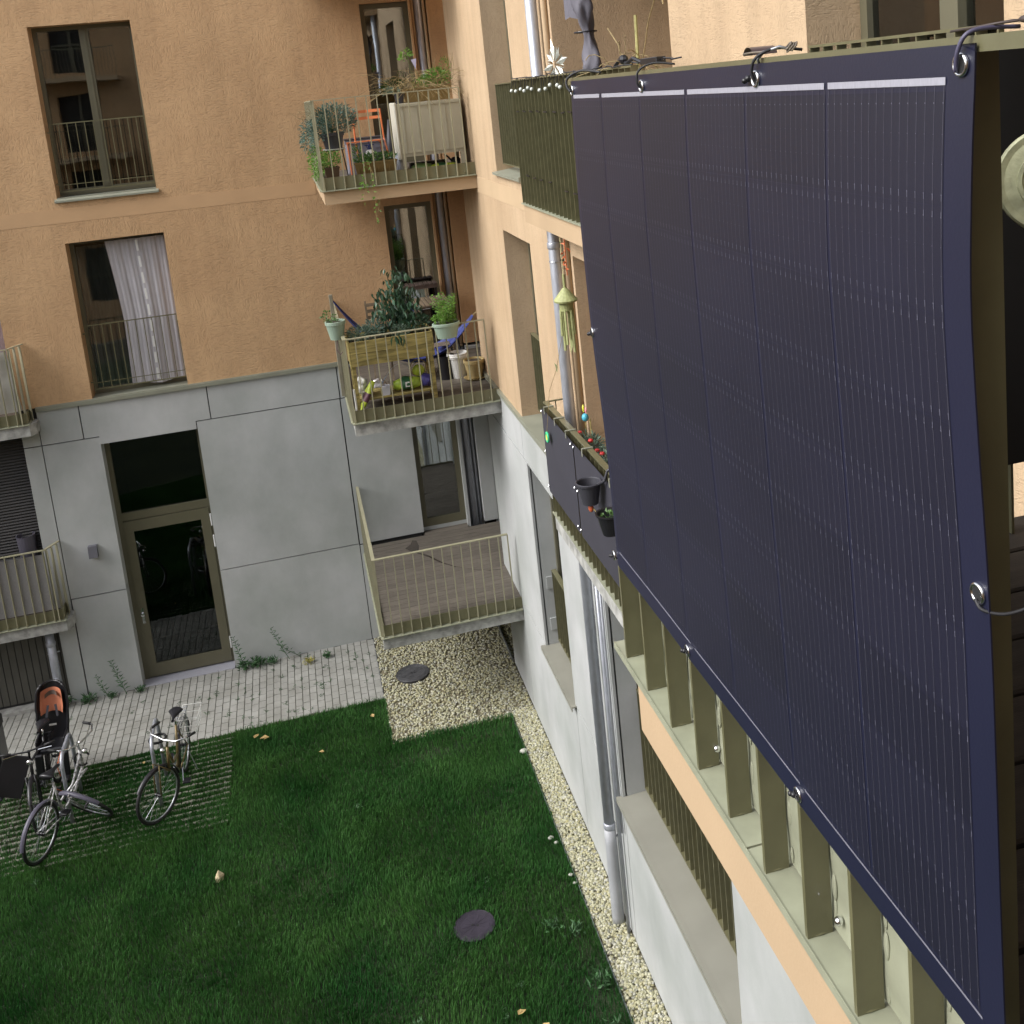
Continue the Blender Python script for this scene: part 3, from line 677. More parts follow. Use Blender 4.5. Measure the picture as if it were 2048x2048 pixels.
p = MB(); p.lathe([(.028,0),(.03,.01),(.028,.03),(.012,.032)], (0,0,0), 16); p.xf(0, Matrix.Translation((a+.06, yf-.055, 1.08)) @ Matrix.Rotation(R(90),4,'X')); p.box(a+.04, a+.08, yf-.06, yf-.055, .93, 1.18); p.build('door_knob', M_CHR, D_, smooth=False)
for zz in (.25, 1.95, 2.3):
    p = MB(); p.tube([(b_+.018, yf-.065, zz), (b_+.018, yf-.065, zz+.19)], .012, 8); p.build('hinge', M_WHT, D_)
p = MB(); p.box(x0, x1, YA-.01, yf+.1, -.03, .006); p.build('threshold_grate', mat('grate_grey', (.33,.33,.37), .6, var=.15, vscale=30, stretch=(30,1,1)), F)
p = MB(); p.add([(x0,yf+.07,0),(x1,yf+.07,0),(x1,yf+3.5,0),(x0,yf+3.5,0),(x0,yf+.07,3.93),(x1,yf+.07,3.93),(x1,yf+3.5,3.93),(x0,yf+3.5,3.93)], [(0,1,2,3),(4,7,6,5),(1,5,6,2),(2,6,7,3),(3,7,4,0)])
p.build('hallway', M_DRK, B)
# curtain in the lower window
c = MB()
def cf(u, v):
    zt = 6.85 - 2.17*v
    left = -2.63 + .10*math.sin(v*1.9) if v < .55 else -2.63+.10*math.sin(.55*1.9)-.06*(v-.55)
    xx = left + u*(-1.80-left)
    return (xx, YA+.20+.008*math.sin(u*31)+.004*math.sin(u*83+v*3)+.012*math.sin(u*7+v), zt+(.02*math.sin(u*9) if v > .98 else 0))
c.sheet(cf, 70, 24)
M_CUR = mat('white_curtain', (.52,.50,.53), .8, var=.13, vscale=16, stretch=(5,5,.15), trans=.25)
cu = thing('curtain', 'white sheer curtain billowing out of the lower left window', 'curtain', (-2.2, YA+.2, 4.66))
c.build('cloth', M_CUR, cu, smooth=True)
c = MB()
for k in range(9):
    v0 = k/9; p0 = cf(.52-.04*v0, v0+.01); p1 = cf(.52-.04*v0, v0+.085); c.bar((p0[0],p0[1]-.035,p0[2]), (p1[0],p1[1]-.035,p1[2]), .03, .003, (0,1,0))
c.build('tab_strip', M_WHT, cu)
c = MB(); c.sheet(lambda u,v: (-3.06+.62*u, YA+.40+.012*math.sin(u*40), 6.8-2.15*v), 40, 2)
single('curtain', c, mat('inner_net', (.60,.62,.66), .8, var=.2, vscale=10, stretch=(8,8,.4), trans=.3), 'dim grey net curtain inside the left half of the lower left window', 'curtain', smooth=True)
# windows in the side wall (only their edges show)
def windowB(y0, y1, z0, z1, xf, jul=None, room=True, sill=False, nm='window', label=None, bars=14, julx=None):
    f = MB(); fr = .06; d = .06
    f.box(xf, xf+d, y0, y0+fr, z0, z1); f.box(xf, xf+d, y1-fr, y1, z0, z1); f.box(xf, xf+d, y0+fr, y1-fr, z1-fr, z1); f.box(xf, xf+d, y0+fr, y1-fr, z0, z0+fr*1.5)
    my = (y0+y1)/2; f.box(xf-.01, xf+d-.002, my-.06, my+.06, z0+fr*1.5, z1-fr)
    F = f.build(nm, M_FRM, B, label)
    p = MB(); p.box(xf+.03, xf+.036, y0+fr, y1-fr, z0+fr*1.5, z1-fr); p.build('pane', M_GLS, F)
    if sill:
        s_ = MB(); s_.box(XB-.05, XB, y0-.03, y1+.03, z0-.07, z0-.045); s_.add([(XB-.05,y0-.03,z0-.044),(XB-.05,y1+.03,z0-.044),(xf,y1+.0,z0-.004),(xf,y0-.0,z0-.004)], [(0,1,2,3)])
        s_.box(XB-.052, XB, y0-.05, y0-.03, z0-.075, z0-.02)
        s_.build('sill', M_GRS, F)
    if jul:
        zz0, zz1, xx, dp = jul
        j = MB(); j.box(xx-dp/2, xx+dp/2, y0+.02, y1-.02, zz1-.012, zz1); j.box(xx-dp/2, xx+dp/2, y0+.02, y1-.02, zz0, zz0+.012)
        n = int((y1-y0)/.12)
        for k in range(n+1):
            yy = y0+.03+(y1-y0-.06)*k/n; j.box(xx-dp/2+.002, xx+dp/2-.002, yy-.004, yy+.004, zz0+.012, zz1-.012)
        j.build('juliet_railing', M_GRN, F)
    if room:
        r_ = MB(); xa, xb = xf+.062, xf+2.5
        r_.add([(xa,y0-.3,z0),(xb,y0-.3,z0),(xb,y1+.3,z0),(xa,y1+.3,z0),(xa,y0-.3,z1),(xb,y0-.3,z1),(xb,y1+.3,z1),(xa,y1+.3,z1)], [(0,1,2,3),(4,7,6,5),(1,5,6,2),(2,6,7,3),(3,7,4,0)])
        r_.build('room', M_ROOM, F)
    return F
windowB(10.90, 12.25, 7.60, 9.95, XB+.274, (7.64, 8.55, XB+.10, .05), sill=True)
windowB(10.87, 12.25, 4.62, 6.88, XB+.274, (4.66, 5.62, XB+.22, .05))
windowB(10.89, 12.27, 1.62, 4.01, XB+.24, (1.66, 2.60, XB+.19, .06))
windowB(6.33, 9.155, 1.62, 4.01, XB+.30, (1.66, 2.72, XB+.25, .05))
windowB(-2, 4.9, 1.62, 4.01, XB+.30)
NW = windowB(3.17, 4.556, 7.60, 9.95, XB+.274, (7.64, 8.558, XB+.02, .05), sill=True, label='near side window with grey glass seen above the railing')
for (a, b_) in ((10.89,12.27),(6.33,9.155)):
    m = MB(); m.box(XB-.06, XB-.002, a-.06, b_+.03, 1.590, 1.606); m.box(XB-.06, XB-.05, a-.06, b_+.03, 1.55, 1.590); m.add([(XB-.002,a+.002,1.6062),(XB+.29,a+.002,1.618),(XB+.29,b_-.002,1.618),(XB-.002,b_-.002,1.6062)], [(0,1,2,3)])
    m.build('window_sill', M_SIL, B)
m = MB()
for z in (2.05, 1.72, 2.5, 2.3): pass
for zz in (2.35, 1.80):
    m = MB(); m.box(XB+.09, XB+.17, 12.255, 12.272, zz, zz+.16); m.build('fixing_plate', M_CON, B)
# loggia backs
m = MB()
for (z0, z1) in ((7.47, 9.97), (4.605, 6.98)):
    m.add([(XB+1.6,6.3,z0),(XB+1.6,9.15,z0),(XB+1.6,9.15,z1),(XB+1.6,6.3,z1)], [(0,1,2,3)])
m.add([(XB+1.3,-1.5,7.47),(XB+1.3,2.2,7.47),(XB+1.3,2.2,9.97),(XB+1.3,-1.5,9.97)], [(0,1,2,3)])
m.build('loggia_wall', M_ORS, B)
# curtains inside near window
c = MB(); c.sheet(lambda u,v: (XB+.34+.012*math.sin(u*25), 3.855-.09*u, 7.7+2.2*v), 14, 2)
single('curtain', c, mat('lilac_white_cloth', (.62,.6,.72), .8, var=.1, trans=.3), 'pale lilac curtain strip inside the near side window', 'curtain', smooth=True)
c = MB(); c.sheet(lambda u,v: (XB+.36+.02*math.sin(u*45), 3.755-.5*u, 7.7+2.2*v), 40, 2)
single('curtain', c, mat('dark_purple_cloth', (.10,.085,.12), .9, var=.2), 'dark purple curtain at the right side of the near side window', 'curtain', smooth=True)

# --- balconies
def rail_bars(j, p0, p1, z0, z1, pitch, inn, dep, th=.007, off=.0):
    p0 = Vector(p0); p1 = Vector(p1); L_ = (p1-p0).length; d = (p1-p0)/L_; n = max(1, round(L_/pitch)); i_ = Vector(inn)
    for k in range(n+1):
        p = p0+d*(L_*k/n); q = p+i_*dep
        a = p-d*th/2; b_ = q+d*th/2
        j.box(a.x, b_.x, a.y, b_.y, z0, z1)
def balconyA(zd, slabmat, name_label, y0=13.6, x0=.43, x1=2.38, up=0.):
    zl = zd-.075
    s = MB(); s.box(x0+.02, x1, y0+.03, YA, zl-.17, zl-.004); s.box(x1, 2.90, 14.90, YA, zl-.17, zl-.004)
    S = s.build('balcony', slabmat, B, name_label)
    pl = MB(); pl.box(x0-.005, x1-.02, y0-.02, y0+.06, zl-.004, zl+.008); pl.box(x0-.02, x0+.06, y0+.06, YA-.01, zl-.004, zl+.008)
    pl.build('edge_plate', M_PLT, S)
    k = MB(); k.box(x0+.045, x1-.01, y0+.045, y0+.052, zl+.008, zd+.09); k.box(x0+.045, x0+.052, y0+.052, YA-.01, zl+.008, zd+.09)
    for xx in np.arange(x0+.3, x1-.1, .5): k.ball((xx, y0+.042, zl+.05), .011, 8, 5)
    k.build('skirting', M_GRK, S)
    j = MB(); zt = zd+1.045
    xr = 2.262
    j.box(x0, xr, y0, y0+.045, zt-.012, zt); j.box(x0, x0+.045, y0+.045, YA-.02, zt-.012, zt)
    rail_bars(j, (x0+.03, y0, 0), (xr-.004, y0, 0), zl+.008, zt-.012, .128, (0,1,0), .04, .012)
    rail_bars(j, (x0, y0+.06, 0), (x0, YA-.03, 0), zl+.008, zt-.012, .125, (1,0,0), .04, .010)
    j.build('railing', M_GRL, S)
    d = MB(); yy = y0+.065; n = 0
    while yy < YA+.38:
        xb = x1-.0 if yy < 14.86 else 2.9
        if yy+.132 > YA: xa_ = 1.41; xb = 2.12
        else: xa_ = x0+.06
        if yy < YA+.1: d.bbox(xa_, xb, yy, min(yy+.132, YA+.1), zd-.03+up, zd+up, .003)
        yy += .139
    d.build('decking', M_DCK, S)
    return S
balconyA(7.52, M_ORS, 'topmost balcony of the left wing with orange slab edge')
balconyA(4.52, M_SLAB, 'middle balcony of the left wing with raw concrete slab')
balconyA(1.535, M_SLAB, 'empty lowest balcony with bare brown decking', up=.065)
# upper balcony slab just above the frame
s = MB(); s.box(.45, 2.38, 13.63, YA, 10.28, 10.45); s.build('balcony', M_ORS, B, 'underside of the balcony above the frame')
# shallow balconies of the side wall
def balconyB(zd, slabmat, ya, yb, xo, label, rail_all=True, board=M_DCK):
    zl = zd-.075
    s = MB(); s.box(xo+.01, XB+1.6, ya, yb, zl-.17, zl-.004)
    S = s.build('balcony', slabmat, B, label)
    pl = MB(); pl.box(xo-.012, xo+.07, ya, yb+.01, zl-.004, zl+.008); pl.box(xo+.07, XB-.003, yb-.05, yb+.01, zl-.004, zl+.008); pl.build('edge_plate', M_PLT, S)
    zt = zd+1.04; j = MB()
    j.box(xo, xo+.05, ya, yb, zt-.012, zt); j.box(xo+.05, XB-.06, yb-.02, yb, zt-.012, zt); j.box(XB-.062, XB-.05, yb-.02, yb, zl+.008, zt)
    rail_bars(j, (xo, ya, 0), (xo, yb-.01, 0), zl+.008, zt-.012, .12, (1,0,0), .045)
    rail_bars(j, (xo+.12, yb-.02, 0), (XB-.06, yb-.02, 0), zl+.008, zt-.012, .13, (0,1,0), .02)
    j.build('railing', M_GRN, S)
    d = MB(); yy = ya
    while yy < yb-.1:
        d.bbox(xo+.08, XB+1.58, yy, yy+.132, zd-.03, zd, .003); yy += .139
    d.build('decking', board, S)
    return S
balconyB(4.52, M_SLAB, 6.2, 9.61, 2.07, 'shallow middle balcony of the side wall with raw concrete slab')
# skip boards outside loggia width is not needed: both are inside the opening
balconyB(7.52, M_ORS, 6.2, 9.61, 2.07, 'shallow upper balcony of the side wall with dense green railing')
m = MB(); m.box(2.113, 2.118, 6.2, 9.56, 7.46, 8.50); m.build('railing_sheet', M_SHT, B, 'green sheet closing the railing of the upper side balcony')
# near balcony the panel hangs on
zl = 7.43
s = MB(); s.box(.512, XB+1.3, -2.5, 1.785, zl-.145, zl-.005)
S = s.build('balcony', M_ORS, B, 'near balcony with orange slab edge carrying the solar panel')
pl = MB(); 
for a, b_ in ((-2.5, .598), (.602, 1.25), (1.254, 1.862)): pl.box(.495, .60, a, b_, zl-.004, zl)
pl.box(.4930, .4946, -2.5, 1.862, zl-.012, zl+.0015); pl.box(.60, XB-.01, 1.80, 1.862, zl-.004, zl)
pl.build('edge_plate', M_PLT, S)
k = MB()
yy = 1.80-.1195*30
j = MB()
for q in range(31):
    y_ = 1.7985-.1195*q
    if y_ < -1.8: break
    j.box(.4985, .533, y_-.0035, y_+.0035, zl, 8.4935)
    # weld beads
    j.ball((.516, y_, zl+.002), .0035, 8, 4, (4.5,1.4,.8))
j.box(.4935, .556, -2.0, 1.845, 8.4935, 8.5055)
j.box(.536, .556, 1.838, 1.845, 8.0, 8.4935)
for xx in np.arange(.62, XB-.05, .12): j.box(xx, xx+.006, 1.80, 1.835, zl, 8.4935)
j.box(.556, XB-.02, 1.795, 1.84, 8.4935, 8.5055)
j.build('railing', M_GRN, S)
def sk(u, v):
    return (.5365+.0012*math.sin(v*9+u*60), -2.0+3.78*u, zl+.006+.165*v)
k.sheet(sk, 260, 10)
for q in range(26):
    y_ = 1.7985-.1195*q
    for zz, rr in ((zl+.03,.006),(zl+.075,.009),(zl+.12,.006),(zl+.15,.008)):
        k.ball((.5362, y_-.008, zz+.01*math.sin(q*3.1+zz*50)), rr*.75, 10, 6, (.35,.9,2.8))
k.build('skirting', M_PLT, S, smooth=True)
for (y_, z_) in ((1.455,zl+.03),(1.075,zl+.035),(.72,zl+.035)):
    b = MB(); b.ball((.53, y_-.02, z_), .006, 12, 8); b.build('bolt', M_CHR, S, smooth=True)
d = MB(); yy = -2.4
while yy < 1.75:
    d.bbox(.60, XB+1.28, yy, yy+.13, zl+.045, zl+.075, .004); yy += .138
d.build('decking', M_DK2, S)
# left shallow balconies of the far wing
def balconyL(zd, slabmat, label):
    zl = zd-.075; x1 = -3.94; y0 = 16.2
    s = MB(); s.add([( -8.5,y0+.02,zl-.17),(x1,y0+.02,zl-.17),(x1+.07,y0+.12,zl-.17),(x1+.07,YA,zl-.17),(-8.5,YA,zl-.17),(-8.5,y0+.02,zl-.004),(x1,y0+.02,zl-.004),(x1+.07,y0+.12,zl-.004),(x1+.07,YA,zl-.004),(-8.5,YA,zl-.004)],
      [(4,3,2,1,0),(5,6,7,8,9),(0,1,6,5),(1,2,7,6),(2,3,8,7),(3,4,9,8)])
    s.box(-8.5, -4.15, YA, YA+1.4, zl-.17, zl-.004)
    S = s.build('balcony', slabmat, B, label)
    k = MB(); k.box(-8.5, x1-.03, y0+.05, y0+.056, zl+.008, zd+.09); k.box(x1-.03, x1-.024, y0+.05, YA, zl+.008, zd+.09); k.build('skirting', M_GRK, S)
    pl = MB(); pl.box(-8.5, x1+.01, y0-.01, y0+.06, zl-.004, zl+.008); pl.box(x1-.05, x1+.01, y0+.06, YA-.005, zl-.004, zl+.008); pl.build('edge_plate', M_PLT, S)
    j = MB(); zt = zd+1.045; xr = x1-.11
    j.box(-8.5, xr, y0, y0+.045, zt-.012, zt); j.bar((xr-.01,y0+.02,zt-.006), (x1+.03,YA-.02,zt-.006), .045, .012)
    rail_bars(j, (-8.5, y0, 0), (xr-.03, y0, 0), zl+.008, zt-.012, .128, (0,1,0), .04, .012)
    for t_ in (.12, .45, .8):
        px, py = xr+(x1+.03-xr)*t_, y0+(YA-.02-y0)*t_; j.bar((px,py,zl+.008), (px,py,zt-.012), .10, .007, (1,.6,0))
    j.build('railing', M_GRL, S)
    d = MB(); d.box(-8.5, x1-.03, y0+.06, YA+1.4, zd-.03, zd); d.build('decking', M_DCK, S)
balconyL(1.53, M_SLAB, 'ground storey balcony at the left edge with reed matting')
balconyL(4.52, M_SLAB, 'upper balcony at the left edge with a white sheet')
# roller shutter behind the left balcony, and loggia depth
m = MB(); z = 1.5
while z < 4.2:
    m.add([(-8.5,YA+.20,z),(-4.14,YA+.20,z),(-4.14,YA+.185,z+.02),(-8.5,YA+.185,z+.02),(-4.14,YA+.20,z+.042),(-8.5,YA+.20,z+.042)], [(0,1,2,3),(3,2,4,5)]); z += .045
m.build('roller_shutter', mat('shutter_dark', (.045,.042,.04), .6, var=.1), B)
m = MB(); m.box(-8.5, -4.14, YA+.01, YA+.5, 4.2, 4.3); m.build('lintel', M_CON, B)
# slatted garage front below
m = MB()
for k in range(44): m.box(-8.5+k*.1, -8.5+k*.1+.088, YA+.12, YA+.15, .1, 1.18)
m.build('slatted_door', mat('slat_dark', (.085,.082,.07), .6, var=.15, vscale=3), B)
m = MB(); m.box(-8.5, -4.14, YA+.14, YA+.2, 0, 1.3); m.build('slat_backing', M_JNT, B)
m = MB(); m.box(-8.5, -4.16, YA-.02, YA+.3, 0, .055); m.build('plinth', M_SLAB, B)
# downpipes
def pipe(pts, r_, M, label, joints=(), nm='downpipe'):
    p = MB(); p.tube(pts, r_, 20); O = p.build(nm, M, B, label, True)
    for (x, y, z) in joints:
        q = MB(); q.lathe([(r_+.006,0),(r_+.008,.01),(r_+.008,.05),(r_+.001,.065)], (x,y,z), 20); q.build('collar', M, O, smooth=True)
        q = MB(); q.torus((x,y,z-.12), r_+.004, .004, 'z', 20, 6); q.bar((x,y,z-.12), (x+.1,y+.02,z-.12), .01, .02); q.build('bracket', M_STL, O)
    return O
pipe([(2.262,16.60,1.5),(2.262,16.60,12.3)], .055, M_ZNC, 'grey round downpipe in the corner niche', [(2.262,16.60,4.2),(2.262,16.60,7.2)])
pipe([(2.355,16.62,1.5),(2.355,16.62,4.55)], .022, M_ZNC, 'thin grey conduit in the corner niche')
pipe([(2.19,16.62,1.5),(2.19,16.62,4.55)], .018, M_ZNC, 'second thin conduit in the corner niche')
pipe([(2.350,16.58,4.55),(2.350,16.58,12.3)], .024, M_ORS, 'thin orange painted conduit in the corner niche')
pipe([(2.180,16.60,4.55),(2.180,16.60,12.3)], .024, M_ORS, 'thin orange painted conduit beside the balcony doors')
pipe([(2.285,9.46,0),(2.285,9.46,12.3)], .053, M_ZNC, 'tall zinc downpipe on the bright side wall', [(2.285,9.46,1.08),(2.285,9.46,4.10),(2.285,9.46,7.02)])
pipe([(2.335,9.27,0.02),(2.335,9.27,4.5)], .018, M_ZNC, 'thin metal conduit beside the tall zinc downpipe')
pipe([(2.345,9.19,1.2),(2.345,9.19,4.5)], .013, M_ZNC, 'very thin metal conduit close to the window reveal')
pipe([(2.345,9.24,4.62),(2.345,9.24,12.3)], .028, M_ORS, 'orange painted conduit beside the zinc downpipe')
pipe([(-4.26,16.45,0),(-4.26,16.45,1.22)], .06, M_ZNC, 'short grey downpipe under the left balcony', [(-4.26,16.45,1.0)])
b = MB(); b.lathe([(.045,0),(.045,.012),(.035,.018)], (0,0,0), 20); b.xf(0, Matrix.Translation((-4.26,16.392,.46)) @ Matrix.Rotation(R(90),4,'X')); b.build('cleaning_cap', M_ZNC, B)
b = MB(); b.lathe([(.058,1.08),(.060,.9),(.062,.5),(.064,.08),(.06,-.02)], (2.285,9.46,0), 20); b.build('downpipe_foot', mat('grey_pvc', (.36,.37,.39), .5, var=.1), B, smooth=True)
# wall lamp
b = MB(); x, z = -3.465, 2.32
b.add([(x-.062,YA,z+.09),(x+.062,YA,z+.09),(x+.062,YA-.075,z+.09),(x-.062,YA-.075,z+.09),(x-.062,YA,z-.09),(x+.062,YA,z-.09),(x+.062,YA-.10,z-.085),(x-.062,YA-.10,z-.085)], [(0,1,2,3),(3,2,6,7),(7,6,5,4),(0,3,7,4),(1,5,6,2)])
lt = thing('wall_lamp', 'small grey wedge shaped wall lamp left of the entrance', 'wall lamp', (x,YA,z-.09))
b.build('housing', mat('anthracite', (.12,.12,.14), .45, var=.05), lt)
b = MB(); b.box(x-.045, x+.045, YA-.08, YA-.015, z-.095, z-.088); b.build('diffuser', M_WHT, lt)

# opposite building behind the camera: only seen mirrored in the glass
O_ = thing('opposite_building', 'plain orange apartment block facing the court from the other side', 'building', (-6,-12,0))
m = MB(); H2 = []
for zz in (1.6, 4.6, 7.6, 10.6, 13.6):
    for xx in (-15, -11.5, -8, -4.5, -1, 1.5): H2.append((xx, xx+1.5, zz, zz+2.2))
t2 = MB(); wall_y(t2, 0, -18, 4, 0, 16.5, H2, .3); t2.v = [(p[0], -12-p[1], p[2]) for p in t2.v]
t2.box(-18, 4, -20, -12.6, 16.4, 16.6); t2.build('wall', M_ORA, O_)
for h in H2:
    q = MB(); q.box(h[0], h[1], -12.36, -12.3, h[2], h[3]); fq = q.build('window', M_DRK, O_)
    q = MB(); q.box(h[0], h[1], -12.26, -12.2, h[2]+1.0, h[2]+1.06); q.box((h[0]+h[1])/2-.05, (h[0]+h[1])/2+.05, -12.28, -12.24, h[2], h[3]); q.build('frame', M_FRM, fq)
for zz in (4.4, 7.4, 10.4, 13.4):
    q = MB(); q.box(-9.5, -5.5, -12.0, -10.6, zz-.17, zz); bq = q.build('balcony', M_ORS, O_)
    q = MB(); q.box(-9.5, -5.5, -10.64, -10.6, zz+1.0, zz+1.03)
    for k in range(32): q.box(-9.5+k*.128, -9.49+k*.128, -10.64, -10.6, zz, zz+1.0)
    q.build('railing', M_GRN, bq)
LB = thing('reflection_block', 'unseen orange block added on the left to darken reflections in the solar panel', 'building', (-17,2,0))  # unseen block, added to darken what the solar panel mirrors
q = MB(); q.box(-18, -17, -10, 16, 0, 9.0); q.build('wall', M_ORA, LB)
for zz in (1.6, 4.6):
    for yy in (-7, -3, 1, 5, 9, 13):
        q = MB(); q.box(-17.01, -16.98, yy, yy+1.4, zz, zz+2.2); q.build('window', M_DRK, LB)
#@@PART2@@
# ------------------------------------------------------------------ upper slabs
s = MB(); s.box(.51, XB-.002, -2.5, 1.8, 10.27, 10.43); s.build('balcony', M_ORS, B, 'slab above the near balcony')
s = MB(); s.box(2.08, XB-.002, 6.2, 9.6, 10.27, 10.43); s.build('balcony', M_ORS, B, 'slab above the upper side balcony')

s = MB(); s.box(.60, XB-.003, .22, .28, 7.51, 10.26); s.build('light_block_wall', M_ORS, B)  # unseen wall added to keep light out of the near balcony

# ------------------------------------------------------------------ the solar panel
def lerp_tab(tab, z):
    if z >= tab[0][0]: return tab[0][1]
    for (z0, a), (z1, b_) in zip(tab, tab[1:]):
        if z >= z1: return a+(b_-a)*(z0-z)/(z0-z1)
    return tab[-1][1]
TR = [(8.5,.697),(8.42,.705),(8.306,.712),(8.19,.707),(8.10,.701),(8.02,.697),(7.8,.693),(7.60,.690)]
TL = [(8.5,1.822),(8.425,1.834),(8.29,1.842),(8.19,1.838),(8.02,1.828),(7.88,1.806),(7.744,1.798),(7.60,1.794)]
def smooth_tab(tab, z): return (lerp_tab(tab, z+.03)+lerp_tab(tab, z)+lerp_tab(tab, z-.03))/3
def pp(u, z, off=0.):
    # u: 0 near edge .. 1 far edge
    a = smooth_tab(TR, z); b_ = smooth_tab(TL, z)
    y = a+(b_-a)*u
    v = (8.5-z)/.88
    x = .4905 - .0008*math.sin(math.pi*v)*(.5+.5*math.sin(u*5)) - .0006*math.sin(v*9+u*4) + .0007*math.sin(u*17)*(v-.5)
    return (x-off, y*PK, 8.5-(8.5-z)*PK)
PK = .985
def umap(y): return (y-.697)/(1.822-.697)
SP = thing('solar_panel', 'large dark flexible solar panel hung on the outside of the near railing', 'solar panel', (.49, 1.25, 7.61))
b = MB(); nu, nv = 90, 60; zb = 7.6185
zf = lambda v: 8.5-.8815*v
b.sheet(lambda u,v: pp(u, zf(v) + (-.006*max(0,1-u*60) if v == 0 else 0), .0008), nu, nv); b.sheet(lambda u,v: pp(1-u, zf(v), -.0008), nu, nv)
for k in range(nv):
    for uu in (0, 1):
        p = [pp(uu, zf(k/nv), .0008), pp(uu, zf((k+1)/nv), .0008), pp(uu, zf((k+1)/nv), -.0008), pp(uu, zf(k/nv), -.0008)]
        b.add(p, [(0,1,2,3) if uu else (3,2,1,0)])
for k in range(nu):
    for vv in (0, 1):
        p = [pp(k/nu, zf(vv), .0008), pp((k+1)/nu, zf(vv), .0008), pp((k+1)/nu, zf(vv), -.0008), pp(k/nu, zf(vv), -.0008)]
        b.add(p, [(0,1,2,3)])
M_PAN = mat('panel_backsheet', (.0115,.0125,.032), .36, var=.1, vscale=3, spec=.62, bump=.0001, bscale=300)
b.build('backsheet', M_PAN, SP, smooth=True)
CY = [(.733,.913),(.921,1.094),(1.103,1.272),(1.282,1.452),(1.462,1.634),(1.645,1.806)]
RZ = [8.466]+[8.376-.0899*k for k in range(8)]+[7.657]
b = MB()
for (ya, yb) in CY:
    ua, ub = umap(ya-.0015), umap(yb+.0015)
    for r_ in range(9): b.sheet(lambda u,v: pp(ua+(ub-ua)*u, RZ[r_]-.0003+(RZ[r_+1]-RZ[r_]+.0006)*v, .0011), 8, 5)
M_CEL = mat('solar_cell', (.0092,.0092,.0215), .42, var=.15, vscale=3, spec=.60, island=.12)
b.build('solar_cells', M_CEL, SP, smooth=True)
M_WIR = mat('cell_wire', (.095,.094,.125), .4, .3, var=.15, vscale=200)
M_DOT = mat('solder_dot', (.15,.152,.20), .35, .3, var=.2, vscale=200)
b = MB(); dts = MB()
for (ya, yb) in CY:
    for k in range(16):
        yy = ya+(yb-ya)*k/15; u = umap(yy)
        du = .00028/1.125; n = 26
        b.sheet(lambda a,c: pp(u+du*(2*a-1), 8.470-(8.470-7.654)*c, .00135), 1, n)
        for r_ in range(1, 9):
            zc = RZ[r_]; dd = .00042/1.125
            dts.sheet(lambda a,c: pp(u+dd*(2*a-1), zc+.0085-.0045*c, .0015), 1, 1)
            dts.sheet(lambda a,c: pp(u+dd*(2*a-1), zc-.0045-.0045*c, .0015), 1, 1)
        for r_ in range(9):
            for fz, w_ in ((.10,.0009),(.37,.0005),(.63,.0005),(.90,.0009)):
                zc = RZ[r_]+(RZ[r_+1]-RZ[r_])*fz; p0 = pp(u, zc, .0016); q = w_
                zq = p0[2]; dts.add([(p0[0],p0[1]-q,zq),(p0[0],p0[1],zq-q),(p0[0],p0[1]+q,zq),(p0[0],p0[1],zq+q)], [(0,1,2,3)])
b.build('cell_wires', M_WIR, SP); dts.build('solder_dots', M_DOT, SP)
M_BUS = mat('silver_busbar', (.40,.40,.46), .45, .3, var=.08, vscale=120, stretch=(1,6,1))
M_BU2 = mat('dull_busbar', (.22,.22,.27), .45, .3, var=.15, vscale=60)
def busbar(ya, yb, zt_, zb_, wob=0):
    b = MB(); b.sheet(lambda u,v: pp(umap(ya)+(umap(yb)-umap(ya))*u, zt_+(zb_-zt_)*v, .0016), 30, 1); b.build('busbar', M_BUS if zt_ > 8 else M_BU2, SP)
for ya, yb in ((.731,.914),(.921,1.269),(1.279,1.637),(1.650,1.806)): busbar(ya, yb, 8.4765, 8.4705)
for ya, yb in ((.728,1.070),(1.083,1.427),(1.443,1.800)): busbar(ya, yb, 7.6530, 7.6500)
M_CRD = mat('black_cord', (.02,.02,.022), .6)
def eyelet(y, z, rr=.0075):
    p = pp(umap(y) if y > .72 else .012, z, .001)
    y *= PK; z = 8.5-(8.5-z)*PK; p = (p[0], y, z)
    b = MB(); b.torus((p[0]-.001, y, z), rr, .0018, 'x', 22, 8); b.build('eyelet', M_CHR, SP, smooth=True)
    b = MB(); i = b.mark(); b.lathe([(rr*.86,0),(rr*.86,.0008)], (0,0,0), 16); b.xf(i, Matrix.Translation((p[0]-.0008,y,z)) @ Matrix.Rotation(R(-90),4,'Y')); b.build('eyelet_hole', M_BLK, SP)
    return p
for (y, z) in ((.714,8.485),(1.072,8.484),(1.446,8.484),(1.815,8.484),(.7115,8.062),(1.822,8.054),(1.077,7.632),(1.441,7.631),(1.812,7.630)): eyelet(y, z)
def cord(pts, r_, nm='cord', M=None):
    b = MB()
    P_ = [Vector((p[0], p[1]*PK, 8.5-(8.5-p[2])*PK)) for p in pts]; out = []
    for i in range(len(P_)-1):
        p0 = P_[max(0,i-1)]; p1 = P_[i]; p2 = P_[i+1]; p3 = P_[min(len(P_)-1,i+2)]
        for t in range(5):
            t /= 5; out.append(.5*((2*p1)+(-p0+p2)*t+(2*p0-5*p1+4*p2-p3)*t*t+(-p0+3*p1-3*p2+p3)*t**3))
    out.append(P_[-1]); b.tube(out, r_, 8); b.build(nm, M or M_CRD, SP, smooth=True)
M_STR = mat('violet_strap', (.075,.07,.12), .45)
cord([(.486,.717,8.480),(.4845,.712,8.494),(.488,.707,8.506),(.50,.704,8.510),(.53,.702,8.509)], .0017, 'strap', M_STR)
cord([(.487,1.072,8.482),(.484,1.071,8.492),(.486,1.063,8.506),(.505,1.055,8.514),(.53,1.045,8.510)], .0016)
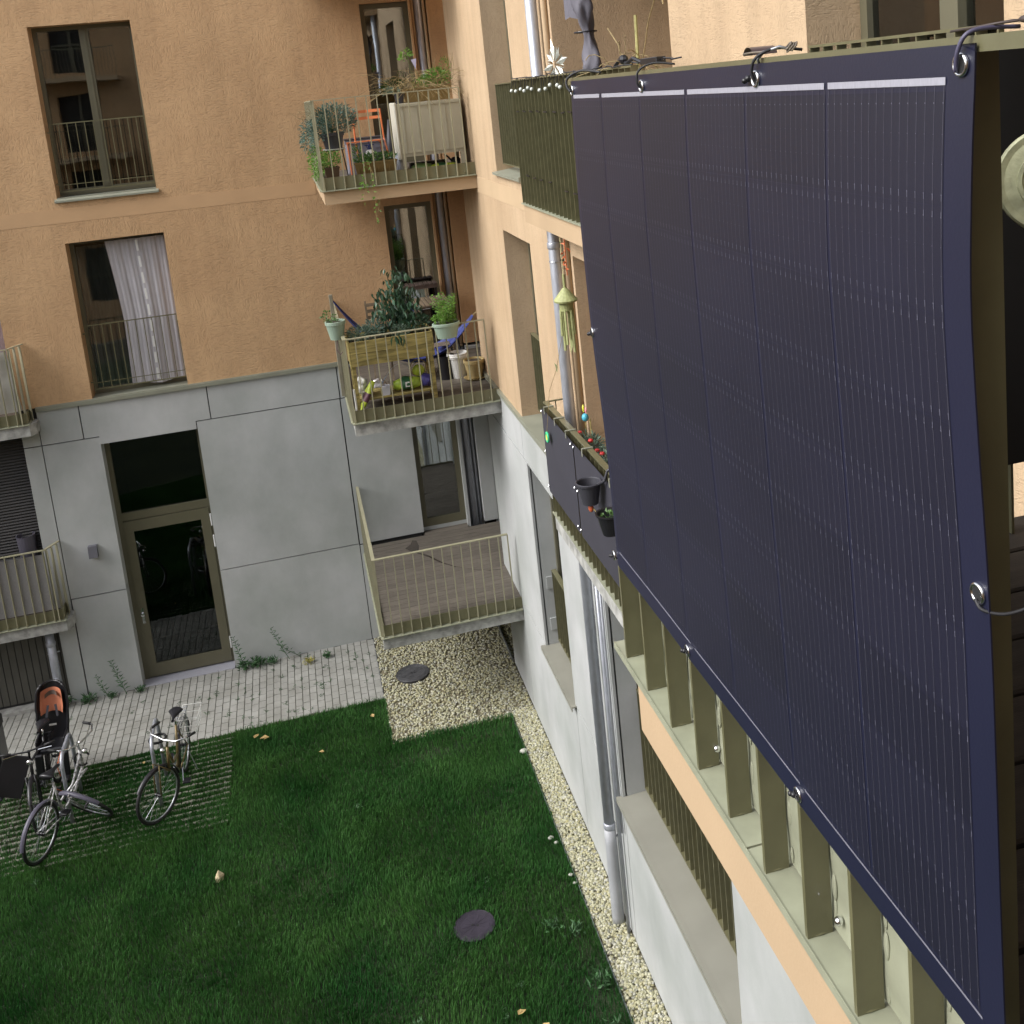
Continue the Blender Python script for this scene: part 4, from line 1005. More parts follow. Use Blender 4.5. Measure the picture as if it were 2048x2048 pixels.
cord([(.487,1.446,8.482),(.483,1.446,8.490),(.486,1.444,8.506),(.505,1.435,8.514),(.53,1.42,8.510)], .0016)
cord([(.487,1.815,8.482),(.483,1.822,8.492),(.486,1.822,8.506),(.505,1.80,8.516),(.53,1.77,8.510)], .0022)
cord([(.4865,.7115,8.058),(.487,.704,8.052),(.499,.694,8.050),(.516,.688,8.054),(.536,.684,8.064)], .0014)
for (y, z) in ((1.077,7.632),(1.441,7.631),(1.812,7.630),(1.822,8.054),(1.080,8.487)):
    y *= PK; z = 8.5-(8.5-z)*PK
    b = MB(); b.ball((.4855,y+.004,z-.002), .0038, 10, 7); b.ball((.484,y+.010,z-.004), .0034, 10, 7); b.tube([(.487,y,z),(.492,y+.006,z-.010),(.5,y+.01,z-.01)], .0016, 6)
    b.build('cord_lock', M_BLP, SP, smooth=True)
# fine black cable on the railing with a coil of wire
CW = thing('coiled_wire', 'small tangle of grey and brown wire lying on the near railing', 'wire', (.52,1.0,8.51))
b = MB()
for k in range(7):
    rr = .006+.0018*rnd.random(); ca = (.512+.004*rnd.random(), 1.012+.018*rnd.random(), 8.512+.003*rnd.random())
    pts = [(ca[0]+rr*.5*math.cos(t), ca[1]+rr*1.6*math.cos(t+.5), ca[2]+rr*.45*math.sin(t)) for t in np.linspace(0, 6.6, 18)]
    b.tube(pts, .0009, 6)
b.tube([(.505,1.06,8.5115),(.506,1.10,8.512),(.510,1.13,8.5115)], .0012, 6)
b.build('coil', mat('wire_brown', (.16,.13,.10), .5, var=.4, vscale=200), CW, smooth=True)
b = MB(); b.tube([(.492,1.052,8.497),(.4895,1.050,8.504),(.494,1.045,8.511),(.508,1.036,8.515),(.52,1.03,8.510)], .0016, 7); b.build('white_tie', M_STL, CW, smooth=True)
b = MB(); b.tube([(.52,.76,8.5105),(.522,.72,8.512),(.524,.690,8.5135),(.526,.665,8.511)], .0011, 6); b.tube([(.50,.70,8.511),(.512,.69,8.5125),(.53,.665,8.5135)], .0012, 6)
b.ball((.52,.672,8.5135), .0035, 8, 5, (1,1.8,.8))
single('black_cable', b, mat('cable_dark', (.05,.035,.03), .5), 'thin dark cable end resting on the railing above the panel corner', 'cable', smooth=True)
b = MB(); b.torus((.53,1.145,8.509), .0075, .0055, 'z', 16, 6, 0, 200); i = b.mark()
b = MB(); b.sheet(lambda u,v: (.515+.03*v, 1.13+.012*math.cos(u*3.14), 8.5095+.009*math.sin(u*3.14)), 10, 2)
single('tape_roll', b, mat('tape_brown', (.10,.075,.075), .3), 'short curled strip of dark brown tape on the near railing', 'tape', smooth=True)
# black screen at the end of the near balcony, round disc
b = MB(); b.sheet(lambda u,v: (.56+1.79*u, 1.790+.004*math.sin(u*40)*v, 7.66+.83*v), 60, 6)
single('privacy_screen', b, mat('black_cloth', (.008,.008,.008), .9), 'black cloth screen across the far end of the near balcony', 'screen', smooth=True)
b = MB(); i = b.mark(); pr = [(0.0,.004),(.012,.0045),(.013,.003),(.028,.003),(.029,.006),(.033,.006),(.034,.003),(.046,.003),(.052,.006),(.0545,.004),(.0555,0),(.053,-.008),(0,-.010)]
b.lathe(pr, (0,0,0), 48, cap=False)
b.tube([( .02,.012,.006),(.012,.022,.007),(-.002,.024,.007),(-.012,.016,.007),(-.010,.006,.007)], .0022, 6)
dv = Vector((-.62,-.76,.15)).normalized()
b.xf(i, Matrix.Translation((.75,.931,8.356)) @ dv.to_track_quat('Z','Y').to_matrix().to_4x4())
DS = thing('round_disc', 'pale olive green embossed round disc cut by the right edge of the frame', 'disc', (.75,.931,8.30))
b.build('disc', mat('disc_green', (.42,.43,.27), .5, var=.25, vscale=60, bump=.001, bscale=120), DS, smooth=False)
b = MB(); b.tube([(.75,.94,8.41),(.75,.94,8.497),(.556,.94,8.505)], .0012, 6); b.build('hanger', M_CRD, DS)

# ------------------------------------------------------------------ foliage tools
M_LG = mat('leaf_green', (.10,.20,.055), .5, var=.25, vscale=12, island=.4, trans=.25)
M_LB = mat('leaf_bluegreen', (.115,.19,.155), .55, var=.2, vscale=12, island=.4, trans=.2)
M_LD = mat('leaf_dark', (.035,.085,.045), .4, var=.25, vscale=12, island=.5, trans=.2)
M_LBR = mat('leaf_bright', (.16,.32,.055), .5, var=.2, vscale=12, island=.35, trans=.3)
M_LGR = mat('leaf_greygreen', (.13,.185,.135), .6, var=.2, vscale=12, island=.4, trans=.2)
M_DRY = mat('dry_stem', (.30,.23,.11), .8, var=.3, vscale=20, island=.3)
M_STM = mat('green_stem', (.13,.17,.06), .6, var=.2)
def cloud(b, c, r3, n, L, wd, up=.3, hang=0., shell=.4):
    c = Vector(c)
    for k in range(n):
        while True:
            q = Vector((rnd.uniform(-1,1), rnd.uniform(-1,1), rnd.uniform(-1,1)))
            if q.length <= 1 and (q.length > shell*rnd.random()): break
        p = c + Vector((q.x*r3[0], q.y*r3[1], q.z*r3[2]))
        d = Vector((q.x, q.y, q.z*.5+up-hang)) + Vector((rnd.uniform(-.6,.6), rnd.uniform(-.6,.6), rnd.uniform(-.5,.5)))
        l = L*rnd.uniform(.6, 1.25); b.leaf(p, d, l, wd*l/L)
def stems(b, base, tips, r_=.003):
    for t in tips:
        m_ = (Vector(base)+Vector(t))/2+Vector((rnd.uniform(-.03,.03), rnd.uniform(-.03,.03), .02)); b.tube([base, m_, t], [r_*1.4, r_, r_*.5], 5)
def sprigs(bs, bl, base, n, h, spread, L, wd, per=14):
    base = Vector(base)
    for k in range(n):
        a = rnd.uniform(0, 6.28); s_ = rnd.uniform(.1, 1)*spread; b0 = base+Vector((rnd.uniform(-1,1)*spread*.5, rnd.uniform(-1,1)*spread*.4, 0))
        top = b0+Vector((math.cos(a)*s_, math.sin(a)*s_, h*rnd.uniform(.6,1)))
        bs.tube([b0, (b0+top)/2+Vector((0,0,.02)), top], [.0025,.002,.001], 4)
        for j in range(per):
            u = .15+.85*j/per; p = b0.lerp(top, u); aa = j*2.4+k; bl.leaf(p, (math.cos(aa), math.sin(aa), .5), L*rnd.uniform(.7,1.2), wd)
def tapered_pot(t, c, r0, r1, h, M, nm='pot', rim=.012, soil=True, n=28, ell=1.):
    b = MB(); i = b.mark(); b.lathe([(r0*.5,0.002),(r0,0),(r1*.97,h*.80),(r1*1.0,h*.80),(r1*1.06,h*.82),(r1*1.06,h-.004),(r1*1.03,h),(r1*.93,h),(r1*.90,h*.90),(.001,h*.88)], (0,0,0), n, cap=False)
    b.xf(i, Matrix.Translation(c) @ Matrix.Diagonal((1,ell,1,1))); o = b.build(nm, M, t, smooth=False)
    if soil:
        b = MB(); i = b.mark(); b.lathe([(0.001,0),(r1*.9,0)], (0,0,0), n, cap=False); b.xf(i, Matrix.Translation((c[0],c[1],c[2]+h*.9)) @ Matrix.Diagonal((1,ell,1,1))); b.build('soil', M_SOIL, t)
    return o
def tub_box(t, x0, x1, y0, y1, z0, z1, M, nm='planter_box', tap=.02):
    b = MB(); w_ = .012
    b.add([(x0+tap,y0+tap,z0),(x1-tap,y0+tap,z0),(x1-tap,y1-tap,z0),(x0+tap,y1-tap,z0),(x0,y0,z1),(x1,y0,z1),(x1,y1,z1),(x0,y1,z1),
           (x0+w_,y0+w_,z1),(x1-w_,y0+w_,z1),(x1-w_,y1-w_,z1),(x0+w_,y1-w_,z1),(x0+w_,y0+w_,z1-.02),(x1-w_,y0+w_,z1-.02),(x1-w_,y1-w_,z1-.02),(x0+w_,y1-w_,z1-.02)],
          [(3,2,1,0),(0,1,5,4),(1,2,6,5),(2,3,7,6),(3,0,4,7),(4,5,9,8),(5,6,10,9),(6,7,11,10),(7,4,8,11),(8,9,13,12),(9,10,14,13),(10,11,15,14),(11,8,12,15)])
    b.box(x0-.006, x1+.006, y0-.006, y0, z1-.02, z1+.002)
    o = b.build(nm, M, t)
    b = MB(); b.add([(x0+w_,y0+w_,z1-.015),(x1-w_,y0+w_,z1-.015),(x1-w_,y1-w_,z1-.015),(x0+w_,y1-w_,z1-.015)], [(0,1,2,3)]); b.build('soil', M_SOIL, t)
    return o

# ------------------------------------------------------------------ topmost balcony of the far wing
Z3 = 7.52
M_TER = mat('brown_plastic', (.20,.135,.045), .55, var=.1)
M_ANT = mat('anthracite_plastic', (.042,.042,.052), .5, var=.08)
t = thing('potted_lavender', 'bushy blue green plant in a dark grey pot behind the left corner railing', 'potted plant', (.66,14.02,Z3))
tapered_pot(t, (.66,14.02,Z3+.42), .105, .14, .20, M_ANT)
b = MB(); b.lathe([(.10,.405),(.135,.41),(.14,.425),(.1,.42)], (.66,14.02,Z3), 28); b.build('saucer', M_WHT, t)
b = MB()
for a in (0, 2.1, 4.2): b.tube([(.66+.1*math.cos(a),14.02+.1*math.sin(a),Z3+.4),(.66+.14*math.cos(a),14.02+.14*math.sin(a),Z3)], .008, 6)
b.torus((.66,14.02,Z3+.40), .11, .006); b.build('stand', M_BLP, t)
b = MB(); cloud(b, (.72,14.02,Z3+.78), (.27,.24,.20), 1500, .055, .010, .5); cloud(b, (.50,13.95,Z3+.68), (.14,.16,.14), 500, .05, .010, .2); cloud(b, (.36,14.0,Z3+.60), (.10,.3,.2), 450, .05, .010, .0, .3); b.build('foliage', M_LB, t)
b = MB(); stems(b, (.66,14.02,Z3+.62), [(.66+rnd.uniform(-.3,.32), 14.02+rnd.uniform(-.2,.2), Z3+rnd.uniform(.8,1.08)) for _ in range(40)], .0018); b.build('stem', M_STM, t)
t = thing('planter', 'short brown planter box with bright trailing green at the left corner of the topmost balcony', 'planter', (.55,13.8,Z3))
tub_box(t, .50, .68, 13.70, 13.98, Z3, Z3+.21, mat('dark_brown_box', (.085,.05,.025), .6))
b = MB(); cloud(b, (.58,13.84,Z3+.30), (.15,.16,.10), 330, .045, .018, .6); cloud(b, (.42,13.9,Z3+.28), (.09,.25,.22), 380, .045, .018, .2, .3); b.build('foliage', M_LBR, t)
b = MB()
for k in range(22):
    p = Vector((.43, 13.8+rnd.uniform(0,.6), Z3+rnd.uniform(.1,1.0))); pts = [p]
    for j in range(4): p = p+Vector((rnd.uniform(-.07,-.005), rnd.uniform(-.05,.05), rnd.uniform(-.06,.05))); pts.append(p)
    b.tube(pts, .0018, 4)
b.build('stem', M_DRY, t)
t = thing('planter', 'long brown decorated planter box standing on the topmost balcony floor', 'planter', (1.13,13.82,Z3))
tub_box(t, .875, 1.40, 13.72, 13.92, Z3+.02, Z3+.225, M_TER, tap=.03)
b = MB()
for k in range(6):
    xx = .93+.085*k
    for s_ in (-1, 1): b.tube([(xx,13.725,Z3+.06),(xx+s_*.02,13.718,Z3+.10),(xx+s_*.028,13.714,Z3+.15)], .005, 5)
b.build('relief', M_TER, t)
b = MB(); cloud(b, (1.13,13.84,Z3+.26), (.27,.10,.06), 420, .05, .02, .6); cloud(b, (.93,13.84,Z3+.34), (.05,.05,.1), 60, .05, .02, .6); b.build('foliage', M_LG, t)
t = thing('trailing_vine', 'pale vine hanging through the railing over the orange slab edge', 'vine', (.98,13.56,Z3-.5))
b = MB(); bl = MB()
for (xx, dx) in ((1.0,-.05),(1.02,.06),(1.04,.01)):
    pts = [(xx,13.70,Z3+.24),(xx+dx*.3,13.585,Z3+.2),(xx+dx,13.57,Z3+.05),(xx+dx*.6,13.565,Z3-.08),(xx+dx*1.6,13.56,Z3-.2+.1*dx)]
    if dx > 0: pts += [(xx+dx*1.2,13.56,Z3-.34),(xx+dx*.4,13.56,Z3-.47)]
    b.tube(pts, .0022, 5)
    for p in pts[1:]:
        for j in range(4 if dx < 0.03 else 1): bl.leaf((p[0],p[1],p[2]+rnd.uniform(-.06,.06)), (rnd.uniform(-1,1),-.4,rnd.uniform(-1,.3)), .045, .02)
for k in range(10): bl.leaf((.93+rnd.uniform(-.03,.03),13.56,Z3-.03+rnd.uniform(-.06,.08)), (rnd.uniform(-1,.2),-.4,rnd.uniform(-1,.3)), .06, .025)
b.build('stem', M_DRY, t); bl.build('foliage', M_LBR, t)
# orange folding chair
M_OC = mat('orange_paint', (.58,.17,.06), .4, var=.06)
t = thing('folding_chair', 'orange metal folding chair on the topmost balcony', 'chair', (1.15,14.7,Z3))
b = MB(); b.tube([(1.00,14.86,Z3+.86),(.99,14.84,Z3+.46),(1.0,14.50,Z3+.0)], .012, 8); b.tube([(1.36,14.80,Z3+.86),(1.37,14.78,Z3+.46),(1.42,14.46,Z3)], .012, 8); b.build('frame', M_OC, t)
b = MB(); b.tube([(.86,14.48,Z3+.45),(.90,14.60,Z3+.44),(.93,14.95,Z3)], .010, 8); b.tube([(1.26,14.44,Z3+.45),(1.30,14.60,Z3+.43),(1.36,14.95,Z3)], .010, 8); b.tube([(.86,14.48,Z3+.45),(.87,14.45,Z3)], .010, 8); b.build('leg', M_OC, t)
b = MB()
for q in range(6): b.bar((.86+.0*q,14.46+.065*q,Z3+.455+.004*math.sin(q)), (1.30+.01*q,14.42+.065*q,Z3+.455), .048, .008)
b.build('seat', M_OC, t)
for zz in (.84,.75):
    b = MB(); b.bar((1.0,14.845,Z3+zz), (1.18,14.87,Z3+zz+.002), .008, .038); b.bar((1.18,14.87,Z3+zz+.002), (1.36,14.80,Z3+zz+.004), .008, .038); b.build('back_slat', M_OC, t)
t = thing('storage_crate', 'grey plastic folding crate behind the orange chair', 'crate', (1.1,15.05,Z3))
M_GRC = mat('crate_grey', (.20,.20,.24), .5, var=.08)
b = MB(); b.bbox(.87, 1.40, 14.98, 15.35, Z3, Z3+.46, .01); b.box(.86,1.41,14.965,14.979,Z3+.42,Z3+.47); b.box(.86,1.41,14.965,14.979,Z3,Z3+.03)
for q in range(5): b.box(1.25, 1.39, 14.968, 14.979, Z3+.1+.06*q, Z3+.12+.06*q)
b.build('body', M_GRC, t)
b = MB(); b.box(.855,1.415,14.96,15.36,Z3+.471,Z3+.49); b.build('lid', M_ANT, t)
t = thing('garden_sprayer', 'white round bottle with a dark blue pump handle in the long planter', 'sprayer', (1.10,14.0,Z3+.2))
b = MB(); b.lathe([(.02,0),(.055,.01),(.062,.06),(.05,.11),(.02,.125)], (1.10,14.0,Z3+.24), 20); b.build('bottle', M_WHT, t, smooth=True)
b = MB(); b.lathe([(.018,.12),(.02,.18),(.012,.19)], (1.10,14.0,Z3+.24), 12); b.box(1.04,1.16,13.99,14.01,Z3+.415,Z3+.43); b.tube([(1.10,14,Z3+.42),(1.10,14,Z3+.47)], .007, 6); b.tube([(1.06,14,Z3+.42),(1.08,14,Z3+.37)], .005,5); b.tube([(1.14,14,Z3+.42),(1.12,14,Z3+.37)], .005,5); b.build('pump', mat('dark_blue', (.015,.03,.13), .4), t)
t = thing('watering_can', 'small bare metal watering can beside the beige planter table', 'watering can', (1.45,14.15,Z3))
b = MB(); b.lathe([(.075,0),(.075,.25),(.06,.27),(.06,.275)], (1.47,14.15,Z3), 20, cap=False); b.build('body', M_ZNC, t, smooth=True)
b = MB(); b.tube([(1.40,14.15,Z3+.24),(1.33,14.14,Z3+.22),(1.33,14.14,Z3+.08),(1.40,14.15,Z3+.05)], .008, 6); b.build('handle', M_ZNC, t)
# raised planter with beige panels
M_BEI = mat('beige_paint', (.42,.40,.31), .5, var=.05, vscale=5)
t = thing('planter_table', 'beige raised planter table with panelled front behind the railing', 'planter table', (1.9,13.95,Z3))
b = MB(); b.bbox(1.49, 2.30, 13.90, 14.40, Z3+.225, Z3+.90, .006)
for k in range(4): b.box(1.56+.18*k, 1.56+.18*k+.004, 13.893, 13.90, Z3+.28, Z3+.86)
b.box(1.50,2.29,13.890,13.90,Z3+.86,Z3+.864); b.box(1.50,2.29,13.890,13.90,Z3+.27,Z3+.274)
b.build('body', M_BEI, t)
for (xx, yy) in ((1.515,13.925),(2.27,13.925),(1.515,14.375),(2.27,14.375)):
    b = MB(); b.box(xx-.025, xx+.025, yy-.025, yy+.025, Z3, Z3+.225); b.build('leg', M_BEI, t)
b = MB(); b.bbox(1.455,1.488,13.89,14.42,Z3+.20,Z3+.92,.01); b.build('side_panel', mat('offwhite_panel', (.56,.55,.47), .5, var=.04), t)
t = thing('planter', 'brown planter with dry stalks and fresh green on the beige table', 'planter', (1.95,14.1,Z3+.9))
tub_box(t, 1.62, 2.22, 13.98, 14.25, Z3+.905, Z3+1.08, M_TER)
b = MB()
for k in range(150):
    p = Vector((rnd.uniform(1.45,2.25), 14.1+rnd.uniform(-.14,.12), Z3+1.07)); pts = [p]; d = Vector((rnd.uniform(-1,1)*.12, rnd.uniform(-.12,.04), rnd.uniform(.0,.13)))
    for j in range(4): p = p+d; d = d+Vector((rnd.uniform(-.03,.03), rnd.uniform(-.03,.02), -.045)); pts.append(p)
    b.tube(pts, .002, 4)
for k in range(16):
    p = Vector((rnd.uniform(2.0,2.25), 14.1, Z3+1.05)); b.tube([p, p+Vector((rnd.uniform(-.05,.08),0,.25)), p+Vector((rnd.uniform(-.08,.12),rnd.uniform(-.05,.05),rnd.uniform(.3,.5)))], .0022, 4)
b.build('stem', M_DRY, t)
b = MB(); cloud(b, (2.05,14.08,Z3+1.18), (.20,.12,.11), 330, .05, .022, .5); cloud(b, (1.85,14.08,Z3+1.12), (.1,.1,.06), 70, .045, .02, .5)
cloud(b, (1.70,14.1,Z3+1.50), (.09,.06,.08), 45, .055, .04, .2); cloud(b, (2.2,14.1,Z3+1.3), (.07,.06,.15), 80, .04, .014, .6); b.build('foliage', M_LBR, t)
b = MB(); b.tube([(1.80,14.1,Z3+1.0),(1.76,14.1,Z3+1.25),(1.72,14.1,Z3+1.5)], .003, 5); b.tube([(1.88,14.1,Z3+1.0),(1.82,14.1,Z3+1.3),(1.78,14.1,Z3+1.42)], .003, 5); b.build('cane', M_STM, t)
b = MB(); b.add([(1.76,14.06,Z3+1.44),(1.83,14.06,Z3+1.45),(1.81,14.05,Z3+1.31),(1.79,14.05,Z3+1.36)], [(0,1,2,3)]); b.build('plant_tag', mat('lilac_tag', (.45,.45,.65), .5), t)
t = thing('potted_plant', 'little dark pot with pale green leaves at the left end of the beige table', 'potted plant', (1.55,14.05,Z3+.905))
tapered_pot(t, (1.56,14.05,Z3+.905), .05, .07, .13, M_ANT)
b = MB(); cloud(b, (1.47,14.0,Z3+1.06), (.10,.08,.045), 60, .06, .03, .2); b.build('foliage', M_LGR, t)
def bag(name, c, L_, W_, H_, rot, M, label, band=None, cat='bag', grp=None, tilt=0., tag_=False, squash=.1):
    t = thing(name, label, cat, c, grp); b = MB(); i = b.mark(); n, mm = 18, 10; vs = []
    for j in range(mm+1):
        v = j/mm
        for k in range(n):
            a = 2*math.pi*k/n; e = math.sin(math.pi*min(max(v,.05),.95))**.28
            px = (v-.5)*L_; py = math.cos(a)*W_/2*(1 if abs(v-.5) < .45 else .9)*max(e,.55); pz = math.sin(a)*H_/2*e
            q = 1+squash*math.sin(a*3+v*9)+squash*.6*math.sin(a*5-v*13)
            vs.append((px, py*q, pz*q+H_/2))
    fs = [(j*n+k, j*n+(k+1)%n, (j+1)*n+(k+1)%n, (j+1)*n+k) for j in range(mm) for k in range(n)]+[tuple(range(n)), tuple(range(mm*n, mm*n+n))]
    Mx = Matrix.Translation(c) @ Matrix.Rotation(rot,4,'Z') @ Matrix.Rotation(-tilt,4,'Y')
    b.add(vs, fs); b.xf(i, Mx); b.build('sack', M, t, smooth=True)
    if band:
        b = MB(); i = b.mark(); lo, hi = int(mm*.35), int(mm*.65)
        vv = [(p[0], p[1]*1.02, (p[2]-H_/2)*1.02+H_/2) for p in vs[lo*n:(hi+1)*n]]; b.add(vv, [(j*n+k, j*n+(k+1)%n, (j+1)*n+(k+1)%n, (j+1)*n+k) for j in range(hi-lo) for k in range(n)]); b.xf(i, Mx); b.build('printed_band', band, t, smooth=True)
    if tag_:
        b = MB(); i = b.mark(); b.box(-.03,.03,-W_/2-.006,-W_/2-.002,H_*.35,H_*.75); b.xf(i, Mx); b.build('barcode_label', M_WHT, t)
    return t
M_YG = mat('yellow_green_plastic', (.42,.52,.05), .4, var=.12, vscale=12)
M_DG = mat('dark_green_plastic', (.03,.10,.04), .4, var=.2)
bag('soil_bag', (1.74,14.05,Z3), .26, .2, .12, .1, mat('sack_green', (.14,.22,.07), .4, var=.3, vscale=14), 'crumpled dull green sack under the beige planter table')
bag('soil_bag', (2.02,14.05,Z3), .34, .2, .10, .05, M_YG, 'flat yellow green sack with dark print under the beige table', M_DG)
b = MB(); b.bbox(1.62,2.1,14.28,14.4,Z3,Z3+.12); single('storage_box', b, M_BLP, 'low dark box at the back under the beige planter table', 'box')
t = thing('watering_can', 'black watering can in the shade right under the beige table', 'watering can', (2.2,14.1,Z3))
b = MB(); b.lathe([(.06,0),(.065,.12),(.04,.15)], (2.20,14.1,Z3), 16); b.tube([(2.15,14.1,Z3+.1),(2.10,14.05,Z3+.16),(2.05,14.03,Z3+.2)], .012, 6); b.build('body', M_BLP, t)
t = thing('bucket', 'dark grey crumpled umbrella cover leaning by the balcony door', 'cover', (1.45,14.9,Z3))
b = MB(); b.tube([(1.47,14.9,Z3),(1.46,14.92,Z3+.35),(1.48,14.95,Z3+.7)], [.05,.06,.02], 9); b.build('fabric', M_ANT, t, smooth=True)

# ------------------------------------------------------------------ middle balcony of the far wing
Z2 = 4.52
M_WY = mat('yellow_wood', (.22,.175,.055), .75, var=.3, vscale=7, bump=.002, bscale=40, col2=(.32,.26,.09), stretch=(.6,4,4))
t = thing('raised_bed', 'yellow green wooden raised bed on legs with a low shelf', 'raised bed', (1.04,14.0,Z2))
for k in range(2):
    b = MB(); b.bbox(.52,1.575,13.78,13.80,Z2+.63+.165*k,Z2+.79+.165*k,.004); b.build('board', M_WY, t)
b = MB(); b.bbox(.50,.52,13.78,14.32,Z2+.63,Z2+.96,.004); b.build('board', M_WY, t); b = MB(); b.bbox(1.576,1.596,13.78,14.32,Z2+.63,Z2+.96,.004); b.build('board', M_WY, t)
b = MB(); b.bbox(.52,1.575,14.30,14.32,Z2+.63,Z2+.96,.004); b.build('board', M_WY, t)
for (xx, yy) in ((.54,13.83),(1.55,13.83),(.54,14.27),(1.55,14.27)):
    b = MB(); b.bbox(xx-.024, xx+.024, yy-.024, yy+.024, Z2, Z2+.63, .003); b.build('leg', M_WY, t)
b = MB(); b.bbox(.515,1.575,13.81,14.29,Z2+.155,Z2+.18,.003); b.build('shelf', M_WY, t)
b = MB(); b.box(.521,1.574,13.801,14.299,Z2+.70,Z2+.915); b.build('soil', M_SOIL, t)
def herb(label, c, r3, n, L_, wd, M, up=.5, nm='herb_plant', cat='plant', grp='herbs in the wooden raised bed'):
    t = thing(nm, label, cat, (c[0], c[1], Z2+.915), grp); b = MB(); cloud(b, c, r3, n, L_, wd, up); b.build('foliage', M, t)
    b = MB(); stems(b, (c[0],c[1],Z2+.91), [(c[0]+rnd.uniform(-1,1)*r3[0], c[1]+rnd.uniform(-1,1)*r3[1], c[2]+rnd.uniform(-.2,.8)*r3[2]) for _ in range(14)], .002); b.build('stem', M_STM, t)
herb('grey green sage like herb at the left end of the raised bed', (.68,13.92,Z2+1.02), (.19,.13,.10), 620, .045, .014, M_LGR)
herb('silvery bushy herb second from the left in the raised bed', (.86,13.95,Z2+1.06), (.13,.14,.12), 420, .05, .012, M_LB)
herb('dark green parsley like herb at the right end of the raised bed', (1.40,13.95,Z2+1.06), (.21,.15,.12), 700, .04, .018, M_LD)
herb('low thyme cushion between the tall plant and the right herb', (1.20,13.88,Z2+1.0), (.12,.1,.08), 260, .035, .012, M_LGR)
t = thing('tall_plant', 'tall drooping dark leaved pepper plant in the raised bed', 'plant', (1.15,14.05,Z2+.915))
b = MB(); TP = []
for (tx, tz) in ((1.02,1.45),(1.10,1.62),(1.20,1.76),(1.30,1.66),(1.38,1.5),(1.24,1.5),(1.0,1.25),(1.36,1.3)):
    pts = [(1.15,14.05,Z2+.9),((1.15+tx)/2+.01,14.05,Z2+.9+(tz-.9)*.55),(tx,14.03+rnd.uniform(-.1,.1),Z2+tz)]; b.tube(pts, [.008,.006,.003], 6); TP += pts[1:]
b.build('stem', M_STM, t)
b = MB()
for k in range(620):
    p = rnd.choice(TP); q = Vector(p)+Vector((rnd.uniform(-.13,.13), rnd.uniform(-.12,.10), rnd.uniform(-.26,.08)))
    if q.z < Z2+1.0 and rnd.random() < .5: continue
    b.leaf(q, (rnd.uniform(-.6,.6), rnd.uniform(-.7,.3), -1), rnd.uniform(.065,.125), rnd.uniform(.035,.055), curl=.1)
for k in range(7): b.leaf((1.12+rnd.uniform(-.08,.1),13.60,Z2+1.0+rnd.uniform(-.02,.04)), (rnd.uniform(-.4,.4),-.1,-1), .15, .055)
b.build('foliage', M_LD, t)
M_SAG = mat('sage_plastic', (.26,.34,.27), .5, var=.04)
t = thing('rail_pot', 'oval sage green pot with bright leafy plant hooked on the right of the railing', 'potted plant', (1.76,13.6,Z2+.86))
tapered_pot(t, (1.76,13.60,Z2+.88), .125, .17, .20, M_SAG, ell=.75)
bs, bl = MB(), MB(); sprigs(bs, bl, (1.76,13.62,Z2+1.06), 30, .42, .2, .045, .022, 18); bs.build('stem', M_STM, t); cloud(bl, (1.74,13.62,Z2+1.12), (.16,.11,.08), 220, .04, .022, .6); bl.build('foliage', M_LBR, t)
t = thing('rail_pot', 'sage green pot with sparse seedlings clipped at the left railing corner', 'potted plant', (.37,13.95,Z2+.9))
tapered_pot(t, (.385,13.93,Z2+1.0), .085, .125, .24, M_SAG)
b = MB(); cloud(b, (.31,13.9,Z2+1.30), (.09,.08,.10), 55, .04, .025, .5); cloud(b, (.38,13.9,Z2+1.25), (.07,.06,.04), 30, .035, .02, .5); b.build('foliage', M_LG, t)
b = MB(); b.tube([(.385,13.93,Z2+1.0),(.36,13.9,Z2+.86),(.40,13.88,Z2+.8),(.43,13.88,Z2+.83)], .005, 6); b.build('hook', mat('plum_rope', (.12,.05,.07), .6), t)
M_WD = mat('weathered_wood', (.17,.13,.085), .8, var=.25, vscale=8, bump=.001, bscale=60, stretch=(1,4,1), island=.15)
t = thing('folding_chair', 'weathered wooden folding chair behind the raised bed', 'chair', (.97,15.25,Z2))
for xx in (.87, 1.12):
    b = MB(); b.bar((xx,15.30,Z2+1.19), (xx+.02,15.24,Z2+.4), .028, .018); b.bar((xx+.02,15.24,Z2+.4), (xx,15.05,Z2), .028, .018); b.build('leg', M_WD, t)
for zz in (1.13,1.04,.95):
    b = MB(); b.bar((.88,15.29,Z2+zz), (1.12,15.29,Z2+zz+.004), .012, .045); b.build('back_slat', M_WD, t)
b = MB(); b.box(.88,1.13,14.95,15.25,Z2+.42,Z2+.44); b.build('seat', M_WD, t)
t = thing('slatted_table', 'weathered slatted wooden table by the middle balcony door', 'table', (1.88,15.8,Z2))
b = MB()
for k in range(8): b.bbox(1.62+.063*k, 1.62+.063*k+.05, 15.45, 16.15, Z2+.955, Z2+.975, .003)
b.bbox(1.63,2.11,15.5,15.53,Z2+.92,Z2+.955,.003); b.bbox(1.63,2.11,16.07,16.10,Z2+.92,Z2+.955,.003)
b.build('tabletop', M_WD, t)
for (xx, yy) in ((1.65,15.5),(2.09,15.5),(1.65,16.1),(2.09,16.1)):
    b = MB(); b.box(xx-.02, xx+.02, yy-.02, yy+.02, Z2, Z2+.92); b.build('leg', M_WD, t)
t = thing('slatted_bench', 'dark slatted bench against the glass of the middle balcony door', 'bench', (1.75,16.4,Z2))
b = MB()
for k in range(8): b.bbox(1.50+.07*k, 1.50+.07*k+.055, 16.25, 16.49, Z2+1.13, Z2+1.15, .003)
b.box(1.5,2.05,16.26,16.28,Z2+1.08,Z2+1.13); b.build('seat', mat('dark_wood', (.08,.055,.045), .7, var=.2, vscale=9), t)
